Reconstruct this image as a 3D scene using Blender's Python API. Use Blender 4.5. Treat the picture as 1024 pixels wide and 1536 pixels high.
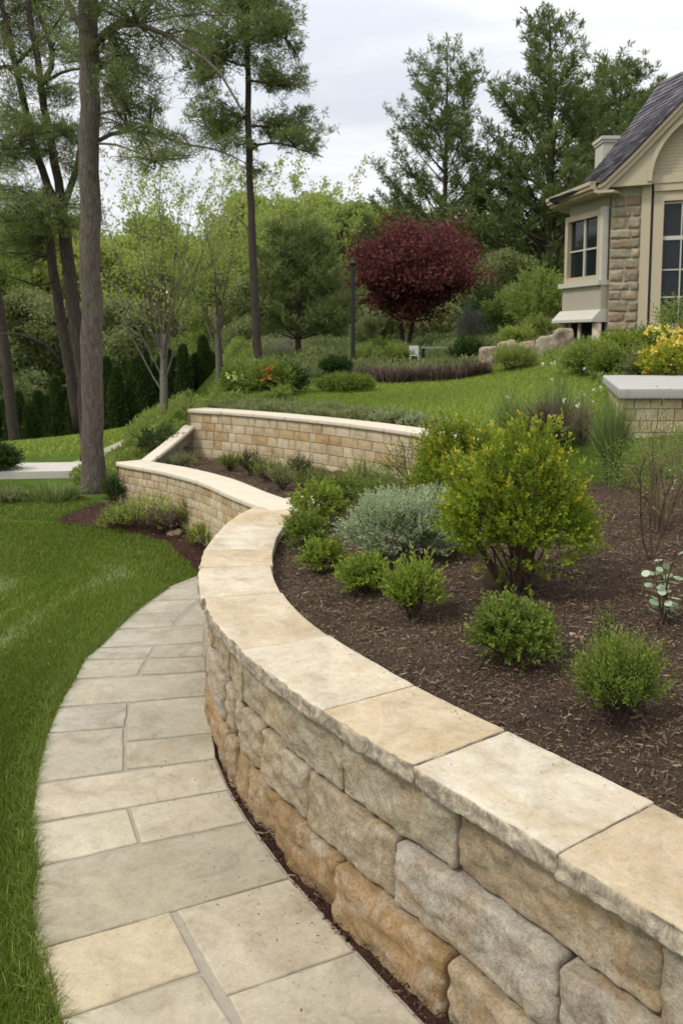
import bpy, math, random
import numpy as np
from mathutils import Vector, noise, geometry
R=math.radians
rng=np.random.default_rng(7); random.seed(7)
for o in list(bpy.data.objects): bpy.data.objects.remove(o)
SC=bpy.context.scene; COL=SC.collection
# ------------------------------------------------------------------ camera, sky, sun, exposure
F=1300.; CY=646.6; EYE=2.2; PIT=R(6)
cam=bpy.data.objects.new('camera',bpy.data.cameras.new('camera')); COL.objects.link(cam)
cam.location=(0,0,EYE); cam.rotation_euler=(R(90)-PIT,0,0)
cam.data.sensor_fit='VERTICAL'; cam.data.sensor_height=36; cam.data.lens=36*F/1536
cam.data.shift_y=-(768-CY)/1536; cam.data.clip_end=2000; cam.data.clip_start=.05
cam.data.dof.use_dof=True; cam.data.dof.focus_distance=3.4; cam.data.dof.aperture_fstop=5.6
SC.camera=cam
SUN_EL,SUN_AZ=R(52),R(-118)      # azimuth measured from +Y towards +X
w=bpy.data.worlds.new('World'); SC.world=w; w.use_nodes=True
nt=w.node_tree; nt.nodes.clear(); N=nt.nodes.new; LK=nt.links.new
sky=N('ShaderNodeTexSky'); sky.sky_type='NISHITA'; sky.sun_disc=False; sky.sun_elevation=SUN_EL; sky.sun_rotation=SUN_AZ
bg=N('ShaderNodeBackground'); bg.inputs[1].default_value=.07
bg2=N('ShaderNodeBackground'); mixs=N('ShaderNodeMixShader'); out=N('ShaderNodeOutputWorld')
tc=N('ShaderNodeTexCoord'); sep=N('ShaderNodeSeparateXYZ'); mp=N('ShaderNodeMapping'); mp.inputs['Scale'].default_value=(1.0,1.0,4.2)
nz=N('ShaderNodeTexNoise'); nz.inputs['Scale'].default_value=2.6; nz.inputs['Detail'].default_value=7; nz.inputs['Roughness'].default_value=.52; nz.inputs['Distortion'].default_value=.5
LK(tc.outputs['Generated'],mp.inputs[0]); LK(mp.outputs[0],nz.inputs[0]); LK(tc.outputs['Generated'],sep.inputs[0])
cr=N('ShaderNodeValToRGB'); e=cr.color_ramp.elements
e[0].position=.40; e[0].color=(.72,.76,.82,1); e[1].position=.60; e[1].color=(.97,.975,.985,1)
LK(nz.outputs[0],cr.inputs[0])
mr=N('ShaderNodeMapRange'); mr.inputs[1].default_value=.25; mr.inputs[2].default_value=1.0; mr.inputs[3].default_value=1.0; mr.inputs[4].default_value=2.0
LK(sep.outputs[2],mr.inputs[0]); LK(cr.outputs[0],bg2.inputs[0]); LK(mr.outputs[0],bg2.inputs[1])
mixs.inputs[0].default_value=.9
LK(sky.outputs[0],bg.inputs[0]); LK(bg.outputs[0],mixs.inputs[1]); LK(bg2.outputs[0],mixs.inputs[2]); LK(mixs.outputs[0],out.inputs[0])
sl=bpy.data.lights.new('sun','SUN'); sl.energy=1.9; sl.angle=R(10); sl.color=(1,.95,.87)
sun=bpy.data.objects.new('sun',sl); COL.objects.link(sun)
sd=Vector((math.cos(SUN_EL)*math.sin(SUN_AZ),math.cos(SUN_EL)*math.cos(SUN_AZ),math.sin(SUN_EL)))
sun.rotation_euler=sd.to_track_quat('Z','Y').to_euler(); sun.location=(-6,-4,12)
SC.view_settings.view_transform='Standard'; SC.view_settings.look='None'; SC.view_settings.exposure=0.2; SC.view_settings.gamma=1

# ------------------------------------------------------------------ helpers
def ray(x,y):
    u=(x-512)/F; v=(CY-y)/F
    return Vector((u,math.cos(PIT)+v*math.sin(PIT),-math.sin(PIT)+v*math.cos(PIT)))
def at(x,y,Y=None,z=None):
    d=ray(x,y); t=Y/d.y if Y is not None else (z-EYE)/d.z
    return Vector((0,0,EYE))+d*t
def S(t): t=min(1,max(0,t)); return t*t*(3-2*t)
def SV(t): t=np.clip(t,0,1); return t*t*(3-2*t)
def newmat(name):
    m=bpy.data.materials.new(name); m.use_nodes=True; n=m.node_tree; n.nodes.clear(); return m,n
def node(n,t,**k):
    q=n.nodes.new(t)
    for a,b in k.items(): setattr(q,a,b)
    return q
def ramp(n,stops):
    r=n.nodes.new('ShaderNodeValToRGB'); el=r.color_ramp.elements
    while len(el)<len(stops): el.new(.5)
    for q,(p,c) in zip(el,stops): q.position=p; q.color=(*c,1) if len(c)==3 else c
    return r
def nznode(n,vec,scale,detail=5,rough=.55,dist=0):
    q=n.nodes.new('ShaderNodeTexNoise'); q.inputs['Scale'].default_value=scale; q.inputs['Detail'].default_value=detail
    q.inputs['Roughness'].default_value=rough; q.inputs['Distortion'].default_value=dist
    if vec: n.links.new(vec,q.inputs['Vector'])
    return q
def mix(n,fac,a,b,mode='MIX'):
    q=n.nodes.new('ShaderNodeMix'); q.data_type='RGBA'; q.blend_type=mode
    for s,v in ((q.inputs[0],fac),(q.inputs[6],a),(q.inputs[7],b)):
        if hasattr(v,'links') or hasattr(v,'is_linked'): n.links.new(v,s)
        elif isinstance(v,(int,float)): s.default_value=v
        else: s.default_value=(*v,1)
    return q.outputs[2]
def finish(n,col,rough=.85,bump=None,bstr=.3,bdist=.01,spec=.3,metal=0,trans=None):
    p=node(n,'ShaderNodeBsdfPrincipled'); o=node(n,'ShaderNodeOutputMaterial')
    if isinstance(col,tuple): p.inputs['Base Color'].default_value=(*col,1)
    else: n.links.new(col,p.inputs['Base Color'])
    if isinstance(rough,(int,float)): p.inputs['Roughness'].default_value=rough
    else: n.links.new(rough,p.inputs['Roughness'])
    p.inputs['Specular IOR Level'].default_value=spec; p.inputs['Metallic'].default_value=metal
    if bump is not None:
        b=node(n,'ShaderNodeBump'); b.inputs['Strength'].default_value=bstr; b.inputs['Distance'].default_value=bdist
        n.links.new(bump,b.inputs['Height']); n.links.new(b.outputs[0],p.inputs['Normal'])
    sh=p.outputs[0]
    if trans:
        t=node(n,'ShaderNodeBsdfTranslucent'); ms=node(n,'ShaderNodeMixShader'); ms.inputs[0].default_value=trans
        if isinstance(col,tuple): t.inputs[0].default_value=(*col,1)
        else: n.links.new(col,t.inputs[0])
        n.links.new(sh,ms.inputs[1]); n.links.new(t.outputs[0],ms.inputs[2]); sh=ms.outputs[0]
    n.links.new(sh,o.inputs[0])
def leafmat(name,stops,trans=.3,rough=.6,spec=.12):
    m,n=newmat(name); a=node(n,'ShaderNodeAttribute',attribute_name='rnd')
    r=ramp(n,stops); n.links.new(a.outputs['Fac'],r.inputs[0])
    finish(n,r.outputs[0],rough,trans=trans,spec=spec); return m
def plain(name,col,rough=.6,var=.12,scale=8,bstr=.15,bdist=.004,spec=.3,metal=0):
    m,n=newmat(name); g=node(n,'ShaderNodeTexCoord').outputs['Object']
    q=nznode(n,g,scale,6); c=mix(n,q.outputs[0],tuple(v*(1-var) for v in col),tuple(min(1,v*(1+var)) for v in col))
    q2=nznode(n,g,scale*9,4); finish(n,c,rough,q2.outputs[0],bstr,bdist,spec,metal); return m
def mk(name,verts,faces,mat=None,parent=None,attr=None,smooth=False,col=None):
    """numpy verts (n,3), faces (m,k) array or list of lists -> ONE mesh object"""
    me=bpy.data.meshes.new(name)
    if isinstance(faces,np.ndarray):
        m_,k=faces.shape; v=np.asarray(verts,dtype=np.float32)
        me.vertices.add(len(v)); me.vertices.foreach_set('co',v.ravel())
        me.loops.add(m_*k); me.loops.foreach_set('vertex_index',faces.astype(np.int32).ravel())
        me.polygons.add(m_); me.polygons.foreach_set('loop_start',np.arange(0,m_*k,k,dtype=np.int32))
        me.update(calc_edges=True)
    else:
        me.from_pydata([tuple(map(float,v)) for v in verts],[],faces); me.update()
    if attr is not None:
        at_=me.attributes.new('rnd','FLOAT','POINT'); at_.data.foreach_set('value',np.asarray(attr,dtype=np.float32))
    if smooth: me.shade_smooth()
    if mat: me.materials.append(mat)
    o=bpy.data.objects.new(name,me); COL.objects.link(o)
    if parent: o.parent=parent
    if col: o.color=(*col,1)
    return o
def tag(o,label=None,cat=None,group=None,kind=None):
    if label: o['label']=label
    if cat: o['category']=cat
    if group: o['group']=group
    if kind: o['kind']=kind
    return o
def empty(name,loc=(0,0,0),rz=0):
    o=bpy.data.objects.new(name,None); COL.objects.link(o); o.location=loc; o.rotation_euler=(0,0,rz); o.empty_display_size=.2; return o
def kids(o): return [c for c in bpy.data.objects if c.parent==o]
def copy_tree(o,parent=None):
    c=o.copy(); COL.objects.link(c); c.parent=parent
    for ch in kids(o): copy_tree(ch,c)
    return c
class MB:
    def __init__(s): s.v=[]; s.f=[]; s.a=[]
    def add(s,v,f,a=.5):
        b=len(s.v); s.v+= [tuple(q) for q in v]; s.f+=[[i+b for i in g] for g in f]; s.a+=[a]*len(v)
    def box(s,c,sz,ux=(1,0,0),uy=(0,1,0),uz=(0,0,1),a=.5):
        c=Vector(c); ux,uy,uz=Vector(ux),Vector(uy),Vector(uz); v=[]
        for i in (-1,1):
            for j in (-1,1):
                for k in (-1,1): v.append(c+ux*(i*sz[0]/2)+uy*(j*sz[1]/2)+uz*(k*sz[2]/2))
        s.add(v,[[0,1,3,2],[4,6,7,5],[0,4,5,1],[2,3,7,6],[0,2,6,4],[1,5,7,3]],a)
    def tube(s,pts,rad,n=7,a=.5,cap=True):
        pts=[Vector(p) for p in pts]; v=[];f=[]
        up=Vector((.3,.2,1))
        for i,p in enumerate(pts):
            t=(pts[min(i+1,len(pts)-1)]-pts[max(i-1,0)])
            t=t.normalized() if t.length>1e-9 else Vector((0,0,1))
            x=t.cross(Vector((0.13,1,0.07))); 
            if x.length<.1: x=t.cross(Vector((1,0,0)))
            x.normalize(); y=t.cross(x); r=rad[i] if hasattr(rad,'__len__') else rad
            for k in range(n):
                an=2*math.pi*k/n; v.append(p+x*(r*math.cos(an))+y*(r*math.sin(an)))
        for i in range(len(pts)-1):
            for k in range(n): f.append([i*n+k,i*n+(k+1)%n,(i+1)*n+(k+1)%n,(i+1)*n+k])
        if cap: f.append(list(range(n))[::-1]); f.append([(len(pts)-1)*n+k for k in range(n)])
        s.add(v,f,a)
    def prism(s,poly,z0,z1,a=.5):
        n=len(poly); v=[(p[0],p[1],z0) for p in poly]+[(p[0],p[1],z1) for p in poly]
        s.add(v,[list(range(n))[::-1],list(range(n,2*n))]+[[i,(i+1)%n,(i+1)%n+n,i+n] for i in range(n)],a)
    def build(s,name,mat,parent=None,smooth=False,col=None): return mk(name,s.v,s.f,mat,parent,s.a,smooth,col)
class Curve:
    def __init__(s,pts,step=.02):
        P=[Vector((*p,0)) if len(p)==2 else Vector(p) for p in pts]
        P=[P[0]*2-P[1]]+P+[P[-1]*2-P[-2]]; q=[]
        for i in range(1,len(P)-2):
            n=max(4,int((P[i+1]-P[i]).length/step))
            for k in range(n):
                t=k/n; a,b,c,d=P[i-1],P[i],P[i+1],P[i+2]
                q.append(.5*((2*b)+(c-a)*t+(2*a-5*b+4*c-d)*t*t+(3*b-a-3*c+d)*t**3))
        q.append(P[-2]); s.p=np.array([tuple(v) for v in q]); dd=np.linalg.norm(np.diff(s.p,axis=0),axis=1)
        s.s=np.concatenate([[0],np.cumsum(dd)]); s.L=float(s.s[-1])
    def P(s,t): t=np.asarray(t,dtype=float); return np.stack([np.interp(t,s.s,s.p[:,k]) for k in range(3)],-1)
    def T(s,t):
        t=np.clip(np.asarray(t,dtype=float),.12,s.L-.12); d=s.P(t+.1)-s.P(t-.1); d[...,2]=0; return d/np.linalg.norm(d,axis=-1,keepdims=True)
    def off(s,t,o):     # o positive = to the RIGHT of travel
        tt=s.T(t); n=np.stack([tt[...,1],-tt[...,0],0*tt[...,0]],-1); p=s.P(t)
        t=np.asarray(t,dtype=float); ex=np.where(t<0,t,np.where(t>s.L,t-s.L,0)); 
        return p+tt*ex[...,None]+n*np.asarray(o)[...,None]
    def near(s,x,y): return float(s.s[np.argmin((s.p[:,0]-x)**2+(s.p[:,1]-y)**2)])
    def s_at_px(s,px,lo=0,hi=None):
        hi=hi or s.L; best=None
        for t in np.arange(lo,hi,.01):
            p=s.P(t); x=512+F*p[0]/ (p[1]*math.cos(PIT)+ (EYE-.5)*math.sin(PIT))
            if best is None or abs(x-px)<best[0]: best=(abs(x-px),t)
        return float(best[1])

def nrm(a): return a/np.maximum(np.linalg.norm(a,axis=-1,keepdims=True),1e-9)
def leafquads(pos,dr,l,wd,flat=None):
    n=len(pos); rv=rng.normal(0,1,(n,3)) if flat is None else np.tile([0,0,1.],(n,1))+rng.normal(0,flat,(n,3))
    s_=nrm(np.cross(dr,rv)); nn=np.cross(s_,dr); l=np.broadcast_to(l,(n,))[:,None]; wd=np.broadcast_to(wd,(n,))[:,None]
    m_=pos+dr*l*.5+nn*wd*.18
    return np.stack([pos,m_+s_*wd*.5-nn*wd*.3,pos+dr*l-nn*l*.08,m_-s_*wd*.5-nn*wd*.3],1).reshape(-1,3)
def quads(n): return np.arange(n*4).reshape(-1,4)
def foliage(name,pos,dr,l,wd,mat,parent=None,val=None,flat=None):
    n=len(pos); V=leafquads(pos,nrm(dr),l,wd,flat); v=rng.random(n) if val is None else np.clip(val,0,1)
    return mk(name,V,quads(n),mat,parent,np.repeat(v,4))
def fnoise(p,f,seed,octv=4):
    o=Vector((seed*7.13,seed*3.7,seed*1.9))
    return np.array([noise.fractal(Vector(q)*f+o,.9,2.1,octv) for q in p])
def stonebox(name,L,W,Hh,mapf,res=(20,8,8),r=.012,amp=.006,freq=9,seed=0,front=1.0,mat=None,parent=None,col=None,big=0.,top=1.0,edge=.5):
    """rounded, roughened box in local metres mapped into place; the v=0 side is the rock face"""
    def ticks(L,n): 
        a=np.linspace(r*1.01,L-r*1.01,max(2,n-1)); return np.concatenate([[0,r*.35],a,[L-r*.35,L]])
    A=[ticks(L,res[0]),ticks(W,res[1]),ticks(Hh,res[2])]; n=[len(a) for a in A]; idx={}; V=[]
    def g(i,j,k):
        key=(i,j,k)
        if key not in idx: idx[key]=len(V); V.append((A[0][i],A[1][j],A[2][k]))
        return idx[key]
    Fc=[]
    for j in range(n[1]-1):
        for i in range(n[0]-1):
            Fc.append([g(i,j,n[2]-1),g(i+1,j,n[2]-1),g(i+1,j+1,n[2]-1),g(i,j+1,n[2]-1)])
            Fc.append([g(i,j,0),g(i,j+1,0),g(i+1,j+1,0),g(i+1,j,0)])
    for k in range(n[2]-1):
        for i in range(n[0]-1):
            Fc.append([g(i,0,k),g(i+1,0,k),g(i+1,0,k+1),g(i,0,k+1)])
            Fc.append([g(i,n[1]-1,k),g(i,n[1]-1,k+1),g(i+1,n[1]-1,k+1),g(i+1,n[1]-1,k)])
        for j in range(n[1]-1):
            Fc.append([g(0,j,k),g(0,j,k+1),g(0,j+1,k+1),g(0,j+1,k)])
            Fc.append([g(n[0]-1,j,k),g(n[0]-1,j+1,k),g(n[0]-1,j+1,k+1),g(n[0]-1,j,k+1)])
    V=np.array(V); D=np.array([L,W,Hh]); q=np.clip(V,r,D-r); d=V-q; ln=np.linalg.norm(d,axis=1,keepdims=True)
    d=d/np.maximum(ln,1e-9); P=q+r*d
    nv=fnoise(P*np.array([1,1,1.5]),freq,seed,6); lo=fnoise(P,freq*.33,seed+50,2)
    wf=np.clip(-d[:,1],0,1); wt=np.clip(d[:,2],0,1)
    am=amp*(wf*front+wt*top+(1-wf)*(1-wt)*edge)
    P=P+d*(nv*am+lo*am*1.2)[:,None]
    if big>0:   # pillow bulge of the rock face
        uu=P[:,0]/L; ww=P[:,2]/Hh
        P[:,1]-=wf*big*(1-(2*uu-1)**4)*(1-(2*ww-1)**4)
    Wd=mapf(P); o=mk(name,Wd,Fc,mat,parent,smooth=True,col=col); return o

# ------------------------------------------------------------------ wall curves (plan, metres)
A_out=Curve([(2.3,-.6),(1.75,.45),(1.28,1.3),(.831,1.96),(.606,2.27),(.258,2.745),(-.064,3.19),(-.428,3.80),(-.656,4.32),(-.795,4.83),(-.880,5.4),(-.905,5.85),(-.895,6.3),(-.845,6.8),(-.74,7.22),(-.56,7.58),(-.30,7.84)])
B_out=Curve([(-2.62,9.98),(-2.48,9.80),(-2.2,9.54),(-1.88,9.21),(-1.42,8.59),(-1.0,7.8),(-.60,7.12)][::-1])   # runs away from the camera, bed side to its right
C_out=Curve([(-1.99,11.2),(-1.5,10.86),(-.9,10.35),(-.09,9.49),(.58,8.57),(.91,7.9),(1.12,7.25)][::-1])
ZT=.79; CAPW=.45; CTH=.072
A_mid=np.array([A_out.off(t,-.0) for t in np.arange(0,A_out.L,.1)])
# travelling away from the camera the retained side (the bed) lies to the RIGHT
Apts=A_out.off(np.arange(0,A_out.L,.15),CAPW*.5)[:,:2]
def g0(X,Y):
    X=np.asarray(X,dtype=float); Y=np.asarray(Y,dtype=float)
    a=.3*SV((Y-7.6)/2.2); t=SV((Y-13)/15.)
    pl=.31*(np.clip(X,-13,-2)+5.6)-.28
    return a*(1-t)+t*pl
def dA(X,Y):
    X=np.atleast_1d(np.asarray(X,dtype=float)); Y=np.atleast_1d(np.asarray(Y,dtype=float))
    d=np.min(np.hypot(X[:,None]-Apts[None,:,0],Y[:,None]-Apts[None,:,1]),axis=1)-.2
    return np.clip(d,0,9)
def zbed(X,Y):
    X=np.atleast_1d(np.asarray(X,dtype=float)); Y=np.atleast_1d(np.asarray(Y,dtype=float))
    D=dA(X,Y); z=.70+.11*np.minimum(D,1)+.065*np.clip(D-1,0,5)
    return .68+(z-.68)*np.maximum(SV((X+1.0)/1.9),SV((5.5-Y)/2.0))
Cpts=C_out.off(np.arange(0,C_out.L,.2),.15)[:,:2]
def zlaw(X,Y):
    X=np.atleast_1d(np.asarray(X,dtype=float)); Y=np.atleast_1d(np.asarray(Y,dtype=float)); D=np.clip(np.min(np.hypot(X[:,None]-Cpts[None,:,0],Y[:,None]-Cpts[None,:,1]),axis=1)-.15,0,60)
    return 1.25+.05*np.minimum(D,6)+.036*np.clip(D-6,0,60)+.025*np.clip(X-1,0,20)+.38*SV((np.asarray(X)-1.8)/3.)*SV((np.asarray(Y)-10.5)/5.5)
def zR(X,Y):
    X=np.atleast_1d(np.asarray(X,dtype=float)); Y=np.atleast_1d(np.asarray(Y,dtype=float))
    b=zbed(X,Y); w_=SV((Y-7.1)/1.8)*SV((X-1.0)/.4); return b+(zlaw(X,Y)-b)*w_
def zU(X,Y):
    X=np.atleast_1d(np.asarray(X,dtype=float)); Y=np.atleast_1d(np.asarray(Y,dtype=float))
    b=zbed(X,Y); w_=np.maximum(SV((Y-7.1)/1.8),SV((1.45-X)/.4)); z=b+(zlaw(X,Y)-b)*w_
    lf=SV((X+.165*Y+1.15*(1-SV((Y-11.2)/1.6)))/(.9+.03*np.clip(Y-12,0,60)))
    lf=lf*np.where(X<-1.95,SV((Y-11.15)/1.0),1)
    g=g0(X,Y)-.03; return g+(z-g)*lf
def relief(X,Y): return np.array([noise.fractal(Vector((a*5,b*5,0)),.8,2,4) for a,b in zip(np.atleast_1d(X),np.atleast_1d(Y))])*.030
def hit(x,y,hf):
    d=ray(x,y); t=1.5; 
    while t<300:
        p=Vector((0,0,EYE))+d*t
        if p.z<float(np.atleast_1d(hf(p.x,p.y))[0]): break
        t*=1.004
    p=Vector((0,0,EYE))+d*t; p.z=float(np.atleast_1d(hf(p.x,p.y))[0]); return p

# ------------------------------------------------------------------ materials
def stone_mat(name,stain=(.42,.25,.09),sc=3.,bstr=.5,dark=(.16,.14,.11),stainamt=.55,face=False,white=.3):
    m,n=newmat(name); tcn=node(n,'ShaderNodeTexCoord').outputs['Object']; oi=node(n,'ShaderNodeObjectInfo')
    ad=node(n,'ShaderNodeVectorMath',operation='ADD'); n.links.new(tcn,ad.inputs[0])
    cmb=node(n,'ShaderNodeCombineXYZ'); mu=node(n,'ShaderNodeMath',operation='MULTIPLY'); mu.inputs[1].default_value=37; n.links.new(oi.outputs['Random'],mu.inputs[0])
    n.links.new(mu.outputs[0],cmb.inputs[0]); n.links.new(mu.outputs[0],cmb.inputs[2]); n.links.new(cmb.outputs[0],ad.inputs[1]); v=ad.outputs[0]
    base=oi.outputs['Color']
    n1=nznode(n,v,sc*1.3,10,.7,.8); r1=ramp(n,[(.32,(.70,.67,.62)),(.48,(.97,.96,.95)),(.60,(1.08,1.07,1.05)),(.72,(1.22,1.2,1.17))]); n.links.new(n1.outputs[0],r1.inputs[0])
    c=mix(n,1.0,base,r1.outputs[0],'MULTIPLY')
    n2=nznode(n,v,sc*.8,9,.72,1.0); r2=ramp(n,[(.47,(0,0,0)),(.54,(.45,)*3),(.66,(1,1,1))]); n.links.new(n2.outputs[0],r2.inputs[0])
    f=node(n,'ShaderNodeMath',operation='MULTIPLY'); f.inputs[1].default_value=stainamt; n.links.new(r2.outputs[0],f.inputs[0])
    c=mix(n,f.outputs[0],c,stain)
    n5=nznode(n,v,sc*1.5,9,.74,1.0); r5=ramp(n,[(.50,(0,0,0)),(.60,(white*.6,)*3),(.72,(white,)*3)]); n.links.new(n5.outputs[0],r5.inputs[0])
    c=mix(n,r5.outputs[0],c,(.56,.50,.40))
    n3=nznode(n,v,sc*9,10,.8,.3); r3=ramp(n,[(.30,(.66,.64,.60)),(.44,(.96,)*3),(.58,(1.03,)*3),(.75,(1.18,)*3)]); n.links.new(n3.outputs[0],r3.inputs[0])
    c=mix(n,.85,c,r3.outputs[0],'MULTIPLY')
    if face:
        n6=nznode(n,v,sc*20,6,.85); r6=ramp(n,[(.36,(.50,.47,.43)),(.47,(.94,)*3),(.56,(1.06,)*3),(.68,(1.4,1.38,1.33))]); n.links.new(n6.outputs[0],r6.inputs[0]); c=mix(n,.8,c,r6.outputs[0],'MULTIPLY')
        n7=nznode(n,v,sc*2.0,9,.78,1.2); r7=ramp(n,[(.53,(0,)*3),(.60,(.35,)*3),(.72,(.6,)*3)]); n.links.new(n7.outputs[0],r7.inputs[0]); c=mix(n,r7.outputs[0],c,dark)
    else:
        n6=nznode(n,v,sc*30,6,.85); r6=ramp(n,[(.34,(.72,.70,.66)),(.46,(.98,)*3),(.58,(1.03,)*3),(.70,(1.16,)*3)]); n.links.new(n6.outputs[0],r6.inputs[0]); c=mix(n,.75,c,r6.outputs[0],'MULTIPLY')
        # small ochre lichen specks and dark pits
        vo=node(n,'ShaderNodeTexVoronoi'); vo.inputs['Scale'].default_value=sc*4.5; n.links.new(v,vo.inputs['Vector'])
        n8=nznode(n,v,sc*1.3,2); r8=ramp(n,[(.0,(1,)*3),(.13,(0,)*3)]); n.links.new(vo.outputs['Distance'],r8.inputs[0])
        r9=ramp(n,[(.58,(0,)*3),(.66,(.8,)*3)]); n.links.new(n8.outputs[0],r9.inputs[0]); k=mix(n,1.0,r8.outputs[0],r9.outputs[0],'MULTIPLY'); c=mix(n,k,c,(.33,.17,.05))
        n9=nznode(n,v,sc*26,3,.6,1.0); r10=ramp(n,[(.26,(1,)*3),(.31,(0,)*3)]); n.links.new(n9.outputs[0],r10.inputs[0]); c=mix(n,r10.outputs[0],c,(.10,.09,.07))
    nd=nznode(n,v,sc*1.5,4,.6); vd=node(n,'ShaderNodeVectorMath',operation='MULTIPLY_ADD'); n.links.new(nd.outputs['Color'],vd.inputs[0]); vd.inputs[1].default_value=(.12,)*3; n.links.new(v,vd.inputs[2])
    vf=node(n,'ShaderNodeTexVoronoi'); vf.inputs['Scale'].default_value=sc*(3.2 if face else 1.6); n.links.new(vd.outputs[0],vf.inputs['Vector']); vc=node(n,'ShaderNodeSeparateColor'); n.links.new(vf.outputs['Color'],vc.inputs[0])
    cl=nznode(n,vd.outputs[0],sc*1.2,7,.6,.3); rc=ramp(n,[(.44,(0,)*3),(.455,(.5,)*3),(.53,(.5,)*3),(.545,(1,)*3)]); n.links.new(cl.outputs[0],rc.inputs[0])
    h=nznode(n,v,sc*7,10,.72,.4); h2=nznode(n,v,sc*40,4,.7); hm=node(n,'ShaderNodeMath',operation='MULTIPLY_ADD'); n.links.new(h2.outputs[0],hm.inputs[0]); hm.inputs[1].default_value=.25; n.links.new(h.outputs[0],hm.inputs[2])
    ex=node(n,'ShaderNodeMath',operation='MULTIPLY_ADD'); n.links.new((vf.outputs['Distance'] if face else rc.outputs[0]),ex.inputs[0]); ex.inputs[1].default_value=.55 if face else .22; n.links.new(hm.outputs[0],ex.inputs[2]); hm=ex
    if not face: c=mix(n,.5,c,mix(n,rc.outputs[0],(.90,.88,.84),(1.06,1.05,1.03)),'MULTIPLY')
    finish(n,c,.9,hm.outputs[0],bstr,.018 if face else .012,.2); return m
M={}
M['cap']=stone_mat('cap limestone',stain=(.40,.29,.155),sc=3.0,bstr=.4,stainamt=.55,white=.45)
M['rock']=stone_mat('rock faced sandstone',stain=(.33,.20,.085),sc=4.0,bstr=.95,stainamt=.75,face=True,white=.6)
M['slab']=stone_mat('paving slab',stain=(.31,.25,.155),sc=2.6,bstr=.3,stainamt=.32,white=.25)
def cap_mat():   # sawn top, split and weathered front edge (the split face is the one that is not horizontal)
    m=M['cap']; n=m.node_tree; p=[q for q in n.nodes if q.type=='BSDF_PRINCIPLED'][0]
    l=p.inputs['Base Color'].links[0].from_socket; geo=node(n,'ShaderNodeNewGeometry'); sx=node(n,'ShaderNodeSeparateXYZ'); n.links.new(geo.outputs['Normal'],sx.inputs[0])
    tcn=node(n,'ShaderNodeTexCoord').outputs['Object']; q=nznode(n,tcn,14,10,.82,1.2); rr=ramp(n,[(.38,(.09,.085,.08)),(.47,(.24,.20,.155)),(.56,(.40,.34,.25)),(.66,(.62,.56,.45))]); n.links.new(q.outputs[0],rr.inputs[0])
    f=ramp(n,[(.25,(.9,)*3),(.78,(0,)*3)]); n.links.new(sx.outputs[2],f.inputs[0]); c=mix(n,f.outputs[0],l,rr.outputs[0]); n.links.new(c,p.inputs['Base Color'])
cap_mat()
def block_mat(name,stops,sc=7,bstr=.5):
    m,n=newmat(name); a=node(n,'ShaderNodeAttribute',attribute_name='rnd'); r=ramp(n,stops); n.links.new(a.outputs['Fac'],r.inputs[0])
    g=node(n,'ShaderNodeTexCoord').outputs['Object']; q=nznode(n,g,sc,8,.7,.5); r1=ramp(n,[(.3,(.62,.58,.52)),(.5,(1,)*3),(.7,(1.2,1.17,1.12))]); n.links.new(q.outputs[0],r1.inputs[0])
    c=mix(n,.9,r.outputs[0],r1.outputs[0],'MULTIPLY'); q2=nznode(n,g,sc*6,6,.7); finish(n,c,.92,q2.outputs[0],bstr,.01,.2); return m
M['block']=block_mat('split face block',[(0,(.40,.31,.18)),(.35,(.46,.37,.23)),(.7,(.50,.42,.29)),(.9,(.40,.27,.13)),(1,(.34,.27,.18))])
M['pillar']=block_mat('field stone',[(0,(.17,.13,.08)),(.4,(.26,.20,.12)),(.75,(.36,.29,.19)),(1,(.20,.16,.10))],5)
M['capB']=plain('cast cap',(.56,.49,.38),.85,.12,5,.3,.006)
M['postcap']=plain('post cap stone',(.36,.35,.32),.85,.12,5,.3,.006)
M['mortar']=plain('mortar',(.17,.145,.11),.95)
def mulch_mat(name,a,b,c):
    m,n=newmat(name); g=node(n,'ShaderNodeTexCoord').outputs['Object']
    q=nznode(n,g,55,8,.8,1.2); r=ramp(n,[(.30,a),(.5,b),(.72,c)]); n.links.new(q.outputs[0],r.inputs[0])
    q2=nznode(n,g,2.2,4); r2=ramp(n,[(.3,(.75,)*3),(.7,(1.2,)*3)]); n.links.new(q2.outputs[0],r2.inputs[0])
    c_=mix(n,1.,r.outputs[0],r2.outputs[0],'MULTIPLY'); finish(n,c_,.95,q.outputs[0],1.,.03,.15); return m
M['mulch']=mulch_mat('bark mulch',(.042,.027,.017),(.10,.067,.044),(.17,.12,.082))
M['mulchred']=mulch_mat('reddish mulch',(.03,.014,.010),(.075,.038,.026),(.13,.075,.05))
M['chip']=leafmat('mulch chips',[(0,(.065,.042,.026)),(.45,(.15,.102,.066)),(.8,(.20,.145,.10)),(1,(.30,.235,.17))],.0,.9,.1)
M['chipred']=leafmat('red mulch chips',[(0,(.03,.014,.010)),(.5,(.09,.045,.03)),(.9,(.16,.09,.06)),(1,(.26,.18,.12))],.0,.9,.15)
def ground_mat():
    m,n=newmat('turf soil'); g=node(n,'ShaderNodeTexCoord').outputs['Object']
    q=nznode(n,g,60,8,.8,.5); r=ramp(n,[(.3,(.04,.07,.012)),(.55,(.09,.15,.022)),(.75,(.14,.21,.035))]); n.links.new(q.outputs[0],r.inputs[0])
    q2=nznode(n,g,1.1,5,.6,.6); r2=ramp(n,[(.3,(.8,.85,.8)),(.7,(1.3,1.2,1.1))]); n.links.new(q2.outputs[0],r2.inputs[0])
    finish(n,mix(n,1.,r.outputs[0],r2.outputs[0],'MULTIPLY'),.95,q.outputs[0],1.,.03,.1); return m
M['turf']=ground_mat()
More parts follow.
